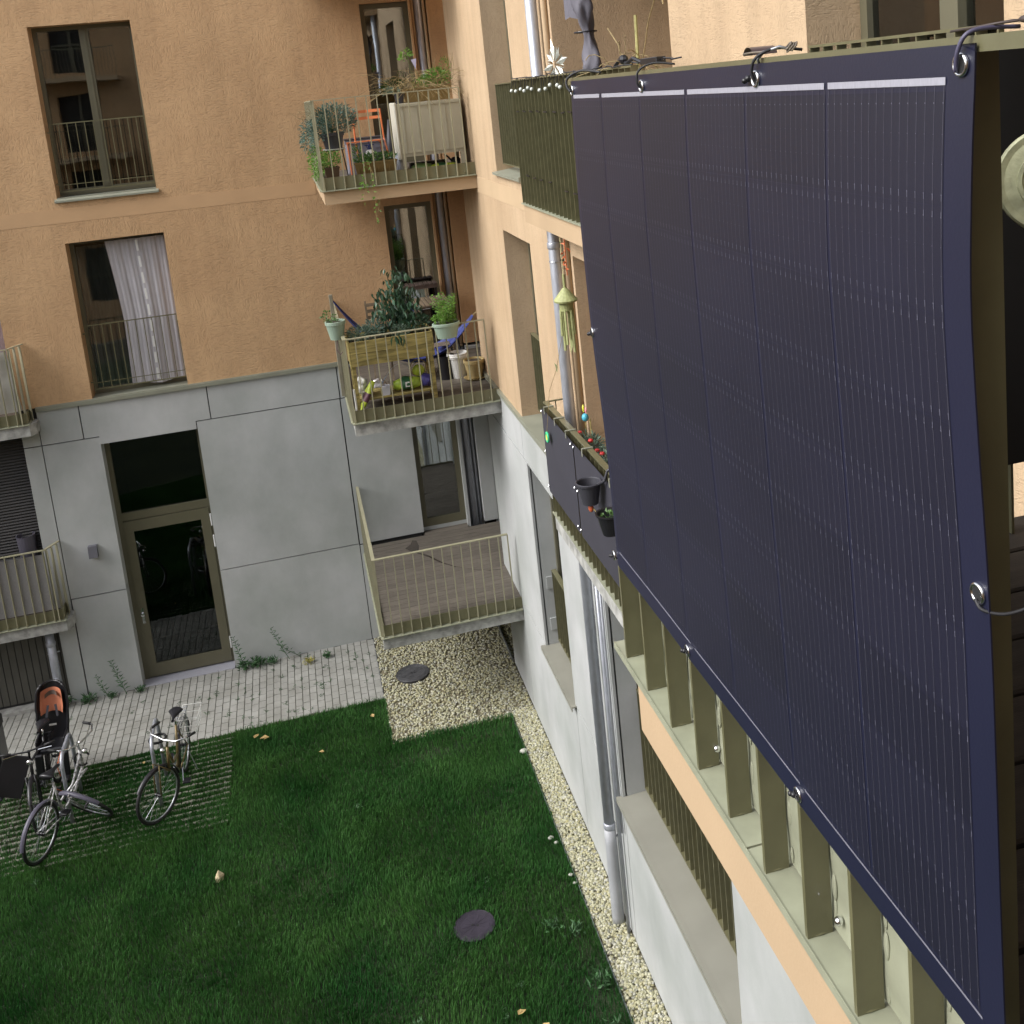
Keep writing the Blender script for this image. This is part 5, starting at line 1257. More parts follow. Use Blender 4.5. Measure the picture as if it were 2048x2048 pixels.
b = MB()
for xx in (1.52, 2.02): b.box(xx-.02,xx+.02,16.3,16.34,Z2,Z2+1.13)
b.build('leg', M_BLP, t)
# blue hammock slung between two posts
M_BLU = mat('blue_cloth', (.03,.045,.20), .6, var=.25, vscale=12)
t = thing('hammock', 'blue fabric hammock slung behind the raised bed', 'hammock', (1.2,15.1,Z2+.5))
b = MB()
def hf(u, v):
    x = .42+1.93*u; sag = .66*(1-(2*u-1)**2); zz = Z2+1.30-.50*u - sag; wv = .05+.30*math.sin(math.pi*u)
    return (x, 15.0+(v-.5)*wv*2+.1, zz-.12*math.sin(math.pi*v)*math.sin(math.pi*u)+.015*math.sin(v*20))
b.sheet(hf, 40, 14); b.build('cloth', M_BLU, t, smooth=True)
b = MB(); b.tube([(.405,15.05,Z2+1.33),(.42,15.1,Z2+1.30)], .006, 6); b.tube([(2.35,15.1,Z2+.80),(2.50,15.12,Z2+.92)], .008, 6); b.build('rope', mat('rope_beige', (.45,.35,.18), .8), t)
b = MB(); b.bbox(.375,.425,14.98,15.03,Z2-.05,Z2+1.40,.004); single('wooden_post', b, mat('grey_post', (.24,.22,.16), .8, var=.15, vscale=5), 'weathered square wooden post tied with the blue hammock', 'post')
# things on the shelf and the floor
bag('soil_bag', (.70,13.86,Z2+.19), .40, .13, .09, .2, M_YG, 'tall yellow green and white bag leaning at the left on the shelf', mat('white_plum', (.10,.04,.06), .5), tilt=1.05)
bag('soil_bag', (1.20,13.93,Z2+.19), .36, .20, .17, .0, mat('lime_plastic', (.30,.42,.045), .35, var=.2, vscale=16), 'bright lime green bag lying in the middle of the shelf', M_DG, tag_=True)
bag('soil_bag', (1.46,13.95,Z2+.19), .18, .2, .17, .1, mat('blue_violet_plastic', (.06,.05,.22), .4, var=.3, vscale=14), 'dark blue violet bag at the right end of the shelf')
bag('soil_bag', (.615,14.02,Z2+.19), .16, .16, .24, .1, mat('patchy_black_white', (.06,.07,.06), .5, var=.9, vscale=16, col2=(.5,.5,.46)), 'black and white printed bag in the left back corner of the shelf')
t = thing('net_sack', 'clear mesh sack with yellow packet standing behind the lime bag', 'sack', (1.42,14.05,Z2+.2))
b = MB(); b.torus((1.38,14.0,Z2+.44), .11, .006, 'y', 24, 6); b.torus((1.38,14.02,Z2+.42), .09, .004, 'y', 24, 6); b.build('ring', M_WY, t)
b = MB(); b.ball((1.38,14.02,Z2+.40), .085, 12, 8, (1,.6,1)); b.build('packet', M_YG, t, smooth=True)
t = thing('blue_scoop', 'arched light blue plastic sheet on the shelf', 'plastic sheet', (1.02,14.0,Z2+.19))
b = MB(); b.sheet(lambda u,v: (.84+.44*u, 13.92+.12*v, Z2+.22+.33*math.sin(math.pi*(.08+.62*u))**1.3-.03*v), 20, 3); b.build('sheet', mat('sky_blue_plastic', (.07,.20,.36), .35, var=.15), t, smooth=True)
t = thing('white_tub', 'small white square plastic tub in front on the shelf', 'tub', (.96,13.87,Z2+.185))
b = MB(); i = b.mark(); b.add([(-.05,-.04,0),(.05,-.04,0),(.05,.04,0),(-.05,.04,0),(-.06,-.05,.12),(.06,-.05,.12),(.06,.05,.12),(-.06,.05,.12)], [(3,2,1,0),(0,1,5,4),(1,2,6,5),(2,3,7,6),(3,0,4,7)]); b.torus((0,0,.12), .07, .004, 'z', 4, 4); b.xf(i, Matrix.Translation((.91,13.86,Z2+.183))); b.build('tub', mat('milky_plastic', (.52,.52,.56), .5), t)
b = MB(); b.box(.60,.74,13.84,13.95,Z2+.182,Z2+.25); b.box(.595,.745,13.835,13.955,Z2+.25,Z2+.258); single('storage_box', b, mat('grey_beige', (.30,.28,.24), .6, var=.2), 'small grey box under the leaning bag on the shelf', 'box')
b = MB(); b.tube([(.505,13.70,Z2+.02),(.50,13.69,Z2+.36)], .014, 8); single('white_tube', b, M_WHT, 'short white tube standing at the left corner of the railing', 'tube')
t = thing('plastic_bag', 'crumpled white and silver bag on the deck behind the shelf', 'bag', (.86,14.4,Z2))
b = MB(); b.ball((.86,14.4,Z2+.16), .11, 9, 7, (1,.7,1)); b.v = [(p[0]+rnd.uniform(-.015,.015), p[1]+rnd.uniform(-.015,.015), p[2]+rnd.uniform(-.015,.015)) for p in b.v]; b.build('film', mat('foil_white', (.5,.48,.48), .3, .2, var=.3, vscale=20), t)
b = MB(); b.lathe([(.10,0),(.125,.33),(.13,.34),(.115,.34),(.11,.1)], (1.86,14.88,Z2), 24, cap=False); b.lathe([(.001,.3),(.113,.3)], (1.86,14.88,Z2), 24, cap=False)
single('black_bin', b, M_BLP, 'black plastic bin left of the white bucket on the middle balcony', 'bin', smooth=False)
t = thing('white_bucket', 'tall white plastic basket bin on the middle balcony', 'bucket', (2.03,14.85,Z2))
tapered_pot(t, (2.03,14.85,Z2), .10, .145, .36, M_WHT, 'bucket', soil=False)
b = MB(); b.torus((2.03,14.85,Z2+.32), .155, .006, 'z', 20, 6, 200, 340); b.build('handle', M_WHT, t)
t = thing('flower_pot', 'ochre clay flower pot on a saucer near the side wall', 'flower pot', (2.24,14.62,Z2))
M_OCH = mat('ochre_clay', (.38,.29,.13), .75, var=.15, vscale=8)
tapered_pot(t, (2.22,14.62,Z2+.025), .10, .14, .26, M_OCH)
b = MB(); b.lathe([(.12,0),(.165,.03),(.155,.03),(.11,.01)], (2.22,14.62,Z2), 28); b.build('saucer', M_OCH, t)
b = MB()
for (a0, a1) in (((1.75,15.0,Z2+.45),(1.95,15.25,Z2)),((1.95,15.0,Z2+.45),(1.75,15.25,Z2))): b.tube([a0,a1], .01, 6)
b.sheet(lambda u,v: (1.74+.24*u, 14.95+.25*v, Z2+.46-.03*math.sin(3.14*v)), 4, 4)
single('camping_stool', b, mat('taupe_cloth', (.16,.13,.11), .8, var=.2), 'small dark folding stool behind the black bin', 'stool')
# wet mark on the empty deck
def stain(pts, w0):
    b = MB(); n = len(pts); L1 = []; L2 = []
    for k, (x, y) in enumerate(pts):
        ww = w0[k]*rnd.uniform(.8,1.2); L1.append((x-ww*.6,y+ww*.5,1.6025)); L2.append((x+ww*.6,y-ww*.5,1.6025))
    b.add(L1+L2, [(k,k+1,n+k+1,n+k) for k in range(n-1)]); return b
b = stain([(1.22,16.30),(1.20,16.12),(1.14,15.98),(1.18,15.85),(1.28,15.72),(1.38,15.55),(1.50,15.3),(1.68,15.05),(1.9,14.85),(2.1,14.72),(2.3,14.66)], [.04,.09,.14,.10,.12,.05,.05,.05,.04,.03,.02])
single('wet_stain', b, mat('wet_wood', (.05,.04,.032), .25, var=.2), 'dark wet streak running across the empty lowest deck', 'stain', org=(1.6,15.4,1.602))

# ------------------------------------------------------------------ left balconies
def sheetcloth(label, fn, M, nm='white_sheet', nu=30, nv=20):
    b = MB(); b.sheet(fn, nu, nv); return single(nm, b, M, label, 'cloth', smooth=True)
sheetcloth('crumpled white sheet hung inside the upper left balcony railing', lambda u,v: (-5.6+1.60*u-.08*v*u, 16.285+.018*math.sin(u*17+v*5)+.012*math.sin(v*11-u*6), 4.66+.86*v+.03*math.sin(u*6)*(1-v)), mat('white_sheet_cloth', (.52,.50,.45), .85, var=.1, vscale=4))
t = thing('laundry', 'lilac laundry hanging behind the upper left railing', 'laundry', (-4.3,16.8,5.3))
b = MB(); b.sheet(lambda u,v: (-4.9+.72*u, 16.9+.03*math.sin(u*14), 5.15+.75*v), 20, 8); b.build('cloth', mat('lilac_cloth', (.40,.36,.44), .85, var=.2, vscale=12, stretch=(6,1,1)), t, smooth=True)
b = MB(); b.tube([(-6,16.9,5.91),(-4.15,16.9,5.91)], .006, 6); b.build('line', M_STL, t)
sheetcloth('grey reed matting behind the ground storey left railing', lambda u,v: (-6.2+2.13*u, 16.247+.003*math.sin(u*600), 1.64+.86*v), mat('reed_grey', (.30,.29,.29), .8, var=.12, vscale=30, stretch=(9,1,1)), 'reed_mat', 200, 2)
b = MB(); b.lathe([(.10,1.53),(.13,2.25),(.135,2.26),(.12,2.26),(.11,2.1)], (-4.36,16.62,.45), 20, cap=False); single('grey_barrel', b, mat('violet_grey_plastic', (.09,.085,.11), .5), 'dark violet grey barrel behind the ground storey left railing', 'barrel')

# ------------------------------------------------------------------ upper side balcony (dense green rail)
b = MB(); bl = []
t = thing('string_lights', 'string of small clear bulbs on black wire along the upper side railing', 'string lights', (2.06,8.6,8.45))
pts = []
y = 9.55
while y > 5.4: pts.append((2.085+rnd.uniform(-.03,.03), y, 8.556+rnd.uniform(-.004,.022))); y -= .07
b.tube(pts, .0045, 5)
for q in range(26):
    yy = 9.5-.085*q; b.tube([(2.06,yy,8.556),(2.052,yy+.02,8.50+rnd.uniform(-.04,.03))], .003, 4)
b.build('wire', M_BLP, t)
for yy in (9.50,9.33,9.13,9.0,8.85,8.72,8.45,8.25,8.10,7.88,7.80):
    b = MB(); zz = 8.47+rnd.uniform(-.02,.02); b.ball((2.048,yy,zz), .016, 8, 6); b.build('bulb', mat('bulb_glass', (.62,.65,.6), .15), t, smooth=True)
b = MB()
for zz, ys in ((8.28,(9.45,9.2,8.95,8.7,8.45,8.15,7.9,7.7)),(7.72,(9.3,9.05,8.8,8.5)),(7.68,(8.0,7.75))):
    for yy in ys: b.bar((2.062,yy,zz+rnd.uniform(-.01,.01)), (2.062,yy-.10,zz), .006, .010)
single('cable_ties', b, M_BLP, 'black cable ties fastening the green sheet to the upper side railing', 'cable ties')
t = thing('star_ornament', 'glittering white snowflake star above the upper side railing', 'ornament', (2.12,8.0,8.54))
b = MB()
cx, cy, cz = 2.12, 8.15, 8.64
ux, uz = Vector((.25,-.97,0)).normalized(), Vector((0,0,1))
def sp(a, r_, o=0.): return Vector((cx,cy,cz))+ux*math.cos(a)*r_+uz*math.sin(a)*r_+Vector((-1,-.25,0))*o
for k in range(8):
    a = k*math.pi/4+.2; r_ = .20 if k % 2 == 0 else .15
    b.add([sp(a,.02,.01), sp(a-.2,r_*.6,.0), sp(a,r_,.004), sp(a+.2,r_*.6,.0), sp(a,r_*.55,.018), sp(a,r_*.5,-.014)], [(0,1,4),(1,2,4),(2,3,4),(3,0,4),(1,0,5),(2,1,5),(3,2,5),(0,3,5)])
    for s_ in (-.34,.34): b.add([sp(a,.03), sp(a+s_*.7,.08,.008), sp(a+s_,.135), sp(a+s_*.5,.09,-.008)], [(0,1,2),(0,2,3)])
b.build('star', mat('glitter_white', (.60,.62,.56), .2, .2, var=.3, vscale=90), t)
b = MB(); b.tube([(cx,cy,cz-.12),(2.10,8.15,8.45)], .004, 5); b.build('stick', M_STL, t)
M_CVR = mat('grey_cover_cloth', (.125,.12,.145), .7, var=.15, vscale=6)
t = thing('parasol', 'closed parasol wrapped in a twisted grey cloth cover', 'parasol', (2.22,7.62,7.52))
b = MB(); nz_, na = 60, 22; vs = []; 
for j in range(nz_+1):
    v = j/nz_; z = 8.53+1.75*v
    prof = [(8.53,.10),(8.58,.15),(8.68,.13),(8.78,.085),(8.84,.075),(8.92,.12),(9.0,.145),(9.1,.13),(9.3,.15),(10.4,.15)]
    for (z0,a),(z1,c_) in zip(prof, prof[1:]):
        if z0 <= z <= z1+1e-6: r_ = a+(c_-a)*(z-z0)/(z1-z0)
    for k in range(na):
        a = 2*math.pi*k/na; rr = r_*.52*(1+.26*math.sin(3*a+z*13)+.10*math.sin(5*a-z*23)+.06*math.sin(9*a+z*31)); vs.append((2.24+.03*math.sin(z*6)+rr*math.cos(a)*.8, 7.66-.04*(z-8.5)+rr*math.sin(a)*1.25, z))
b.add(vs, [(j*na+k, j*na+(k+1)%na, (j+1)*na+(k+1)%na, (j+1)*na+k) for j in range(nz_) for k in range(na)]+[tuple(range(na))])
b.build('cover', M_CVR, t, smooth=True)
b = MB(); b.tube([(2.24,7.66,7.52),(2.24,7.66,8.6)], .02, 10); b.build('pole', M_STL, t)
b = MB(); b.sheet(lambda u,v: (2.22+.02*math.sin(u*9), 8.12-.35*u, 8.96+.02*math.sin(u*5)+.2*v*(1)), 8, 4); b.build('loose_flap', M_CVR, t, smooth=True)
b = MB(); b.torus((2.24,7.67,8.84), .08, .006, 'z', 20, 6); b.build('tie', M_BLP, t)
t = thing('potted_plant', 'withered tomato plant with a cane behind the upper side railing', 'potted plant', (2.2,6.1,8.2))
tub_box(t, 2.13, 2.33, 6.3, 7.1, 8.28, 8.46, M_BLP)
b = MB(); b.tube([(2.2,6.45,8.4),(2.2,6.42,8.86)], .010, 6); b.build('cane', mat('bamboo', (.38,.36,.15), .6, var=.2, vscale=30), t)
b = MB()
for k in range(34):
    p = Vector((2.2+rnd.uniform(-.05,.05), rnd.choice((6.45,6.7))+rnd.uniform(-.12,.12), 8.46)); d = Vector((rnd.uniform(-.02,.02), rnd.uniform(-.05,.05), rnd.uniform(.03,.085))); pts = [p]
    for j in range(6): p = p+d; d = d+Vector((rnd.uniform(-.02,.02), rnd.uniform(-.03,.03), -.012+rnd.uniform(-.02,.01))); pts.append(p)
    b.tube(pts, .0028, 4)
b.tube([(2.2,6.45,8.46),(2.2,6.30,8.65),(2.2,6.2,8.80),(2.2,6.05,8.93),(2.2,5.95,8.96),(2.2,5.92,8.88)], .004, 5); b.tube([(2.2,6.7,8.46),(2.2,6.8,8.70),(2.2,7.0,8.82)], .004, 5)
b.build('stem', M_DRY, t)
t = thing('cable_clutter', 'black plugs and cable lying on the upper side railing', 'cables', (2.1,6.2,8.56))
b = MB(); b.bbox(2.07,2.13,5.75,6.02,8.556,8.59,.004); b.tube([(2.1,6.05,8.565),(2.09,6.2,8.60),(2.1,6.35,8.575),(2.1,6.5,8.60),(2.1,6.6,8.565)], .012, 6); b.ball((2.1,6.42,8.60), .03, 9, 6, (1,1.6,1)); b.build('plugs', M_BLP, t)

# ------------------------------------------------------------------ middle side balcony
M_SCR = mat('slate_screen', (.040,.039,.052), .6, var=.05, vscale=4)
def scr(y0, y1, label):
    b = MB(); b.sheet(lambda u,v: (2.042-.012*math.sin(math.pi*v)*math.sin(math.pi*u), y0+(y1-y0)*u, 5.515-.02*math.sin(math.pi*((u*3)%1))*0-(.80+.03*math.sin(math.pi*u))*v-.012*abs(math.sin(u*math.pi*3))*(1-v)), 30, 14)
    b.sheet(lambda u,v: (2.044-.012*math.sin(math.pi*v)*math.sin(math.pi*u), y1+(y0-y1)*u, 5.513-.83*v), 10, 6)
    t = thing('privacy_screen', label, 'screen', (2.04,(y0+y1)/2,4.7), 'slate screens on the middle side railing'); b.build('sheet', M_SCR, t, smooth=True)
    for zz in (5.49,5.1,4.75):
        for yy in (y0+.03, y1-.03):
            q = MB(); q.torus((2.03,yy,zz), .010, .003, 'x', 12, 6); q.build('eyelet', M_CHR, t)
    for k in range(3):
        q = MB(); yy = y0+(y1-y0)*(.15+.35*k); q.box(2.028,2.125,yy-.012,yy+.012,5.562,5.568); q.box(2.028,2.032,yy-.012,yy+.012,5.50,5.562); q.build('strap', M_GRS, t)
scr(8.47, 9.57, 'slate grey plastic screen at the far end of the middle side railing')
scr(6.3, 8.44, 'slate grey plastic screen nearest the solar panel on the middle side railing')
t = thing('hanging_pot', 'empty black pot hooked over the middle side railing', 'pot', (1.93,7.52,5.3))
b = MB(); b.lathe([(.062,-.16),(.092,0),(.103,.0),(.104,.014),(.096,.018),(.088,.012),(.060,-.15),(.001,-.15)], (1.93,7.60,5.47), 30, cap=False); b.build('pot', M_ANT, t, smooth=False)
b = MB(); b.tube([(1.98,7.52,5.48),(2.025,7.47,5.52),(2.045,7.45,5.60),(2.09,7.44,5.63),(2.13,7.44,5.60),(2.135,7.44,5.54)], .012, 8); b.build('hook', M_ANT, t, smooth=True)
t = thing('hanging_pot', 'black hanging planter with green leaves half hidden by the solar panel', 'planter', (1.95,6.9,5.1))
b = MB(); b.lathe([(.06,-.15),(.095,0),(.105,.0),(.105,.012),(.09,.01),(.07,-.05),(.001,-.05)], (1.93,7.08,5.42), 24, cap=False); b.build('pot', M_BLP, t)
b = MB(); cloud(b, (1.93,7.08,5.40), (.06,.06,.03), 40, .035, .022, .4); b.build('foliage', M_LG, t)
t = thing('glass_ornament', 'blue and orange oval ornament on a stick below the black pot', 'ornament', (1.95,7.85,5.15))
b = MB(); b.ball((1.93,7.72,5.32), .042, 12, 8, (.3,.9,1.2)); b.build('blue_shell', mat('blue_glass', (.05,.22,.42), .2, var=.5, vscale=30, col2=(.3,.6,.5)), t, smooth=True)
b = MB(); b.ball((1.93,7.60,5.275), .03, 12, 8, (.7,1.1,1.2)); b.build('orange_egg', mat('orange_red', (.60,.13,.05), .3), t, smooth=True)
b = MB(); b.tube([(1.94,7.60,5.28),(1.98,7.2,5.20)], .004, 6); b.build('stick', M_WY, t)
t = thing('round_ornament', 'round green and yellow disc on a thread before the slate screen', 'ornament', (2.0,9.24,5.27))
b = MB(); i = b.mark(); b.lathe([(.001,0),(.028,.004),(.03,.008)], (0,0,0), 20, cap=False); b.xf(i, Matrix.Translation((2.0,9.24,5.33)) @ Matrix.Rotation(R(-90),4,'Y')); b.build('centre', mat('yellow_paint', (.65,.52,.06), .4), t)
b = MB(); b.torus((2.0,9.24,5.33), .042, .011, 'x', 26, 8); b.build('ring', mat('green_paint', (.05,.55,.25), .35), t, smooth=True)
b = MB(); b.tube([(2.0,9.24,5.38),(2.03,9.1,5.8),(2.07,8.9,6.05),(2.1,8.6,6.5)], .0022, 4); b.build('thread', M_DRY, t)
b = MB(); b.leaf((2.06,8.93,6.10), (.1,-.4,-.8), .10, .035, (1,0,0)); b.build('leaf_charm', M_STM, t)
t = thing('wind_chime', 'pale green bamboo wind chime hanging under the upper side balcony', 'wind chime', (2.1,8.45,6.4))
c0 = (2.1,8.46)
M_BAM = mat('bamboo_green', (.34,.36,.16), .6, var=.2, vscale=40)
b = MB(); b.lathe([(.015,.10),(.03,.085),(.075,.03),(.10,.0),(.095,-.015),(.06,-.02),(.055,-.09),(.03,-.10)], (c0[0],c0[1],6.74), 18); b.build('roof', M_BAM, t)
for k in range(6):
    a = k*1.05; l = .20+.07*((k*7) % 3); b = MB(); b.tube([(c0[0]+.05*math.cos(a),c0[1]+.05*math.sin(a),6.66),(c0[0]+.055*math.cos(a),c0[1]+.055*math.sin(a),6.64-l)], .012, 7); b.build('rod', M_BAM, t)
b = MB(); b.leaf((c0[0],c0[1],6.44), (.05,.0,-1), .16, .05, (1,0,0)); b.build('clapper', M_BAM, t)
b = MB(); b.tube([(c0[0],c0[1],6.83),(c0[0],c0[1],6.95)], .012, 6); b.tube([(c0[0],c0[1],6.95),(c0[0],c0[1],7.26)], .003, 5); b.build('cord', M_BAM, t)
t = thing('red_ornament', 'small orange red leaf garland above the wind chime', 'garland', (2.12,8.40,6.95))
b = MB()
for k in range(12): b.leaf((2.12+rnd.uniform(-.01,.01),8.40+rnd.uniform(-.02,.02),6.98+.022*k), (rnd.uniform(-.5,.5), rnd.uniform(-1,1), rnd.uniform(-.6,.4)), .06, .02)
b.tube([(2.12,8.40,6.95),(2.12,8.40,7.26)], .005, 5); b.build('leaves', mat('leaf_red', (.55,.14,.05), .5, var=.3, vscale=30), t)
t = thing('flower_box', 'flower box with red blossoms and grey foliage behind the slate screens', 'planter', (2.22,8.3,5.2))
tub_box(t, 2.14, 2.32, 7.4, 8.75, 5.25, 5.42, M_BLP)
b = MB(); cloud(b, (2.22,8.5,5.46), (.09,.22,.07), 260, .045, .012, .6); cloud(b, (2.22,7.9,5.45), (.09,.35,.07), 300, .045, .016, .6); b.build('foliage', M_LGR, t)
b = MB(); 
for (yy, zz) in ((8.72,5.50),(8.38,5.53),(8.2,5.5),(8.05,5.52)): b.ball((2.18,yy,zz), .024, 8, 6, (1,1,.7))
b.build('blossom', mat('red_petal', (.50,.03,.03), .6), t, smooth=True)
t = thing('easter_ornament', 'blue egg with pink and yellow ears on a stick in the flower box', 'ornament', (2.26,8.78,5.42))
b = MB(); b.ball((2.26,8.80,5.60), .032, 12, 9, (1,1,1.15)); b.build('egg', mat('turquoise', (.08,.42,.55), .3), t, smooth=True)
b = MB(); b.ball((2.26,8.84,5.67), .026, 10, 8, (.4,.8,1.4)); b.build('yellow_ear', mat('yellow_green_foil', (.60,.60,.06), .3), t, smooth=True)
b = MB(); b.ball((2.26,8.76,5.675), .022, 10, 8, (.4,.8,1.4)); b.build('pink_ear', mat('pink_foil', (.75,.30,.32), .3), t, smooth=True)
b = MB(); b.tube([(2.26,8.80,5.4),(2.26,8.80,5.57)], .005, 5); b.tube([(2.27,8.66,5.4),(2.27,8.68,5.62)], .007, 5); b.build('stick', M_WY, t)

# ------------------------------------------------------------------ bicycles
def wheel(par, c, rr, M_rim, steer=0., nm='wheel', sp_=20, flop=0.):
    c = Vector(c); Mx = Matrix.Translation(c) @ Matrix.Rotation(steer,4,'Z') @ Matrix.Rotation(flop,4,'X') @ Matrix.Rotation(R(90),4,'X')
    b = MB(); i = b.mark(); b.torus((0,0,0), rr-.02, .021, 'z', 36, 8); b.xf(i, Mx); T_ = b.build(nm, M_BLK, par, smooth=True)
    b = MB(); i = b.mark(); b.torus((0,0,0), rr-.045, .009, 'z', 36, 6)
    b.xf(i, Mx); b.build('rim', M_rim, T_, smooth=True)
    b = MB(); i = b.mark()
    for k in range(sp_):
        a = 2*math.pi*k/sp_; s_ = .02 if k % 2 else -.02; b.tube([(.02*math.cos(a+.6),.02*math.sin(a+.6),s_),((rr-.05)*math.cos(a),(rr-.05)*math.sin(a),0)], .0014, 3, False)
    b.xf(i, Mx); b.build('spokes', M_STL, T_)
    b = MB(); i = b.mark(); b.lathe([(.018,-.045),(.018,.045)], (0,0,0), 10); b.lathe([(.028,-.022),(.028,-.015)], (0,0,0), 12); b.lathe([(.028,.015),(.028,.022)], (0,0,0), 12); b.xf(i, Mx); b.build('hub', M_BLP, T_)
def fender(par, c, rr, M, steer=0., a0=20, a1=165, flop=0.):
    c = Vector(c); b = MB(); i = b.mark(); pts = []
    n = 22; vs = []
    for k in range(n+1):
        a = R(a0+(a1-a0)*k/n)
        for w_, q in ((-.026,-.006),(-.013,.004),(0,.008),(.013,.004),(.026,-.006)): vs.append(((rr+.02+q)*math.cos(a), w_, (rr+.02+q)*math.sin(a)))
    b.add(vs, [(k*5+j,k*5+j+1,k*5+j+6,k*5+j+5) for k in range(n) for j in range(4)])
    b.xf(i, Matrix.Translation(c) @ Matrix.Rotation(steer,4,'Z') @ Matrix.Rotation(flop,4,'X')); b.build('mudguard', M, par, smooth=True)
def bike(label, fm, step=True, steer=.0, flop=0., rim=None, saddle_m=None, hb='city', fend=None, rack=True, basket=False, grp=None, WB=1.08, rr=.345):
    t = thing('bicycle', label, 'bicycle', (0,0,0)); rim = rim or M_STL; saddle_m = saddle_m or M_BLP
    RW = Vector((0,0,rr)); FW = Vector((WB,0,rr)); BB = Vector((.44,0,.29)); ST = Vector((.30,0,.81)); HT = Vector((.86,0,.86)); HBt = Vector((.895,0,.62))
    b = MB(); b.tube([BB, ST], .016, 10); b.tube([HT, HBt], .019, 10)
    if step: b.tube([HBt, (.72,0,.42), BB], .018, 10); b.tube([HT-Vector((0,0,.06)), (.66,0,.52), (.385,0,.47)], .015, 10)
    else: b.tube([HBt, BB], .019, 10); b.tube([HT-Vector((0,0,.04)), ST-Vector((-.02,0,.06))], .016, 10)
    for s_ in (-.05,.05): b.tube([BB+Vector((0,s_*.6,0)), RW+Vector((0,s_,0))], .010, 6); b.tube([ST-Vector((0,-s_*.3,.08)), RW+Vector((0,s_,0))], .008, 6)
    b.build('frame', fm, t, smooth=True)
    Sx = Matrix.Translation(HT) @ Matrix.Rotation(steer,4,'Z') @ Matrix.Translation(-HT)
    fc = Sx @ FW
    SR = Matrix.Rotation(steer,4,'Z') @ Matrix.Rotation(flop,4,'X')
    if flop:
        fc = Vector((fc.x, fc.y, 0)) + SR @ Vector((0,0,rr))
    b = MB()
    for s_ in (-.05,.05):
        hub = fc + SR @ Vector((0,s_,0)); up_ = fc + SR @ Vector((-.02,s_,rr+.05))
        b.tube([Sx @ (HBt+Vector((.01,s_,-.04))), up_, hub], .011, 7)
    b.tube([Sx @ (HBt+Vector((.01,-.05,-.04))), Sx @ (HBt+Vector((.01,.05,-.04)))], .014, 7); b.build('fork', fm, t, smooth=True)
    wheel(t, RW, rr, rim); wheel(t, fc, rr, rim, steer, flop=flop)
    if fend: fender(t, RW, rr, fend, 0, 15, 175); fender(t, fc, rr, fend, steer, 35, 170, flop)
    b = MB(); i = b.mark(); q = HT+Vector((-.02,0,.10))
    b.tube([HT, q, q+Vector((.06,0,.02))], .013, 8)
    if hb == 'city': hp = [(-.16,-.30,.04),(-.02,-.29,.05),(.06,-.20,.03),(.06,0,.0),(.06,.20,.03),(-.02,.29,.05),(-.16,.30,.04)]
    else: hp = [(.03,-.31,.03),(.05,-.12,.01),(.06,0,0),(.05,.12,.01),(.03,.31,.03)]
    P_ = [q+Vector((.0,0,.02))+Vector(h) for h in hp]; b.tube(P_, .011, 8); b.xf(i, Sx); H_ = b.build('handlebar', M_CHR if hb == 'city' else M_BLP, t, smooth=True)
    for e0, e1 in ((0,1),(-1,-2)):
        b = MB(); i = b.mark(); d = (P_[e1]-P_[e0]).normalized(); b.tube([P_[e0]-d*.005, P_[e0]+d*.12], .017, 8); b.xf(i, Sx); b.build('grip', M_BLK, H_, smooth=True)
        b = MB(); i = b.mark(); b.tube([P_[e1]+Vector((.02,0,-.01)), P_[e0]+d*.03+Vector((.06,0,-.02))], .005, 5); b.xf(i, Sx); b.build('brake_lever', M_CHR, H_)
    b = MB(); i = b.mark(); b.ball(q+Vector((.10,0,-.10)), .035, 12, 8, (.9,1,1)); b.xf(i, Sx); b.build('headlight', M_CHR, t, smooth=True)
    # saddle
    b = MB(); n, mm = 14, 10; vs = []
    for j in range(mm+1):
        v = j/mm; x = .17-.27*v; w_ = .018+.075*min(1, max(0,(v-.25)/.6))**1.3; w_ *= 1 if v < .92 else .75; h = .022+.012*v
        for k in range(n):
            a = 2*math.pi*k/n; vs.append((x, w_*math.cos(a), h*math.sin(a)*(1 if math.sin(a) > 0 else .8)+.012*v))
    i = b.mark(); b.add(vs, [(j*n+k, j*n+(k+1)%n, (j+1)*n+(k+1)%n, (j+1)*n+k) for j in range(mm) for k in range(n)]+[tuple(range(n)), tuple(range(mm*n,mm*n+n))])
    sp0 = ST+Vector((-.03,0,.14)); b.xf(i, Matrix.Translation(sp0)); b.build('saddle', saddle_m, t, smooth=True)
    b = MB(); b.tube([ST-Vector((0,0,.02)), sp0-Vector((0,0,.02))], .013, 8); b.build('seat_post', M_CHR, t, smooth=True)
    b = MB(); i = b.mark(); b.torus((0,0,0), .09, .004, 'y', 28, 5)
    for k in range(5): a = k*1.257; b.tube([(0,0,0),(.088*math.cos(a),0,.088*math.sin(a))], .004, 4)
    b.xf(i, Matrix.Translation(BB+Vector((0,-.04,0)))); b.build('chainring', M_STL, t)
    for s_ in (-1, 1):
        b = MB(); e = BB+Vector((.12*s_,.07*s_,-.11*s_)); b.tube([BB+Vector((0,.05*s_,0)), e], .008, 6); b.build('crank', M_STL, t)
        b = MB(); b.bbox(e.x-.05,e.x+.05,min(e.y,e.y+.09*s_),max(e.y,e.y+.09*s_),e.z-.011,e.z+.011,.004); b.build('pedal', M_BLP, t)
    b = MB(); b.tube([BB+Vector((0,-.04,.09)), RW+Vector((0,-.04,.035))], .004, 4); b.tube([BB+Vector((0,-.04,-.09)), RW+Vector((0,-.04,-.035))], .004, 4); b.build('chain', M_BLP, t)
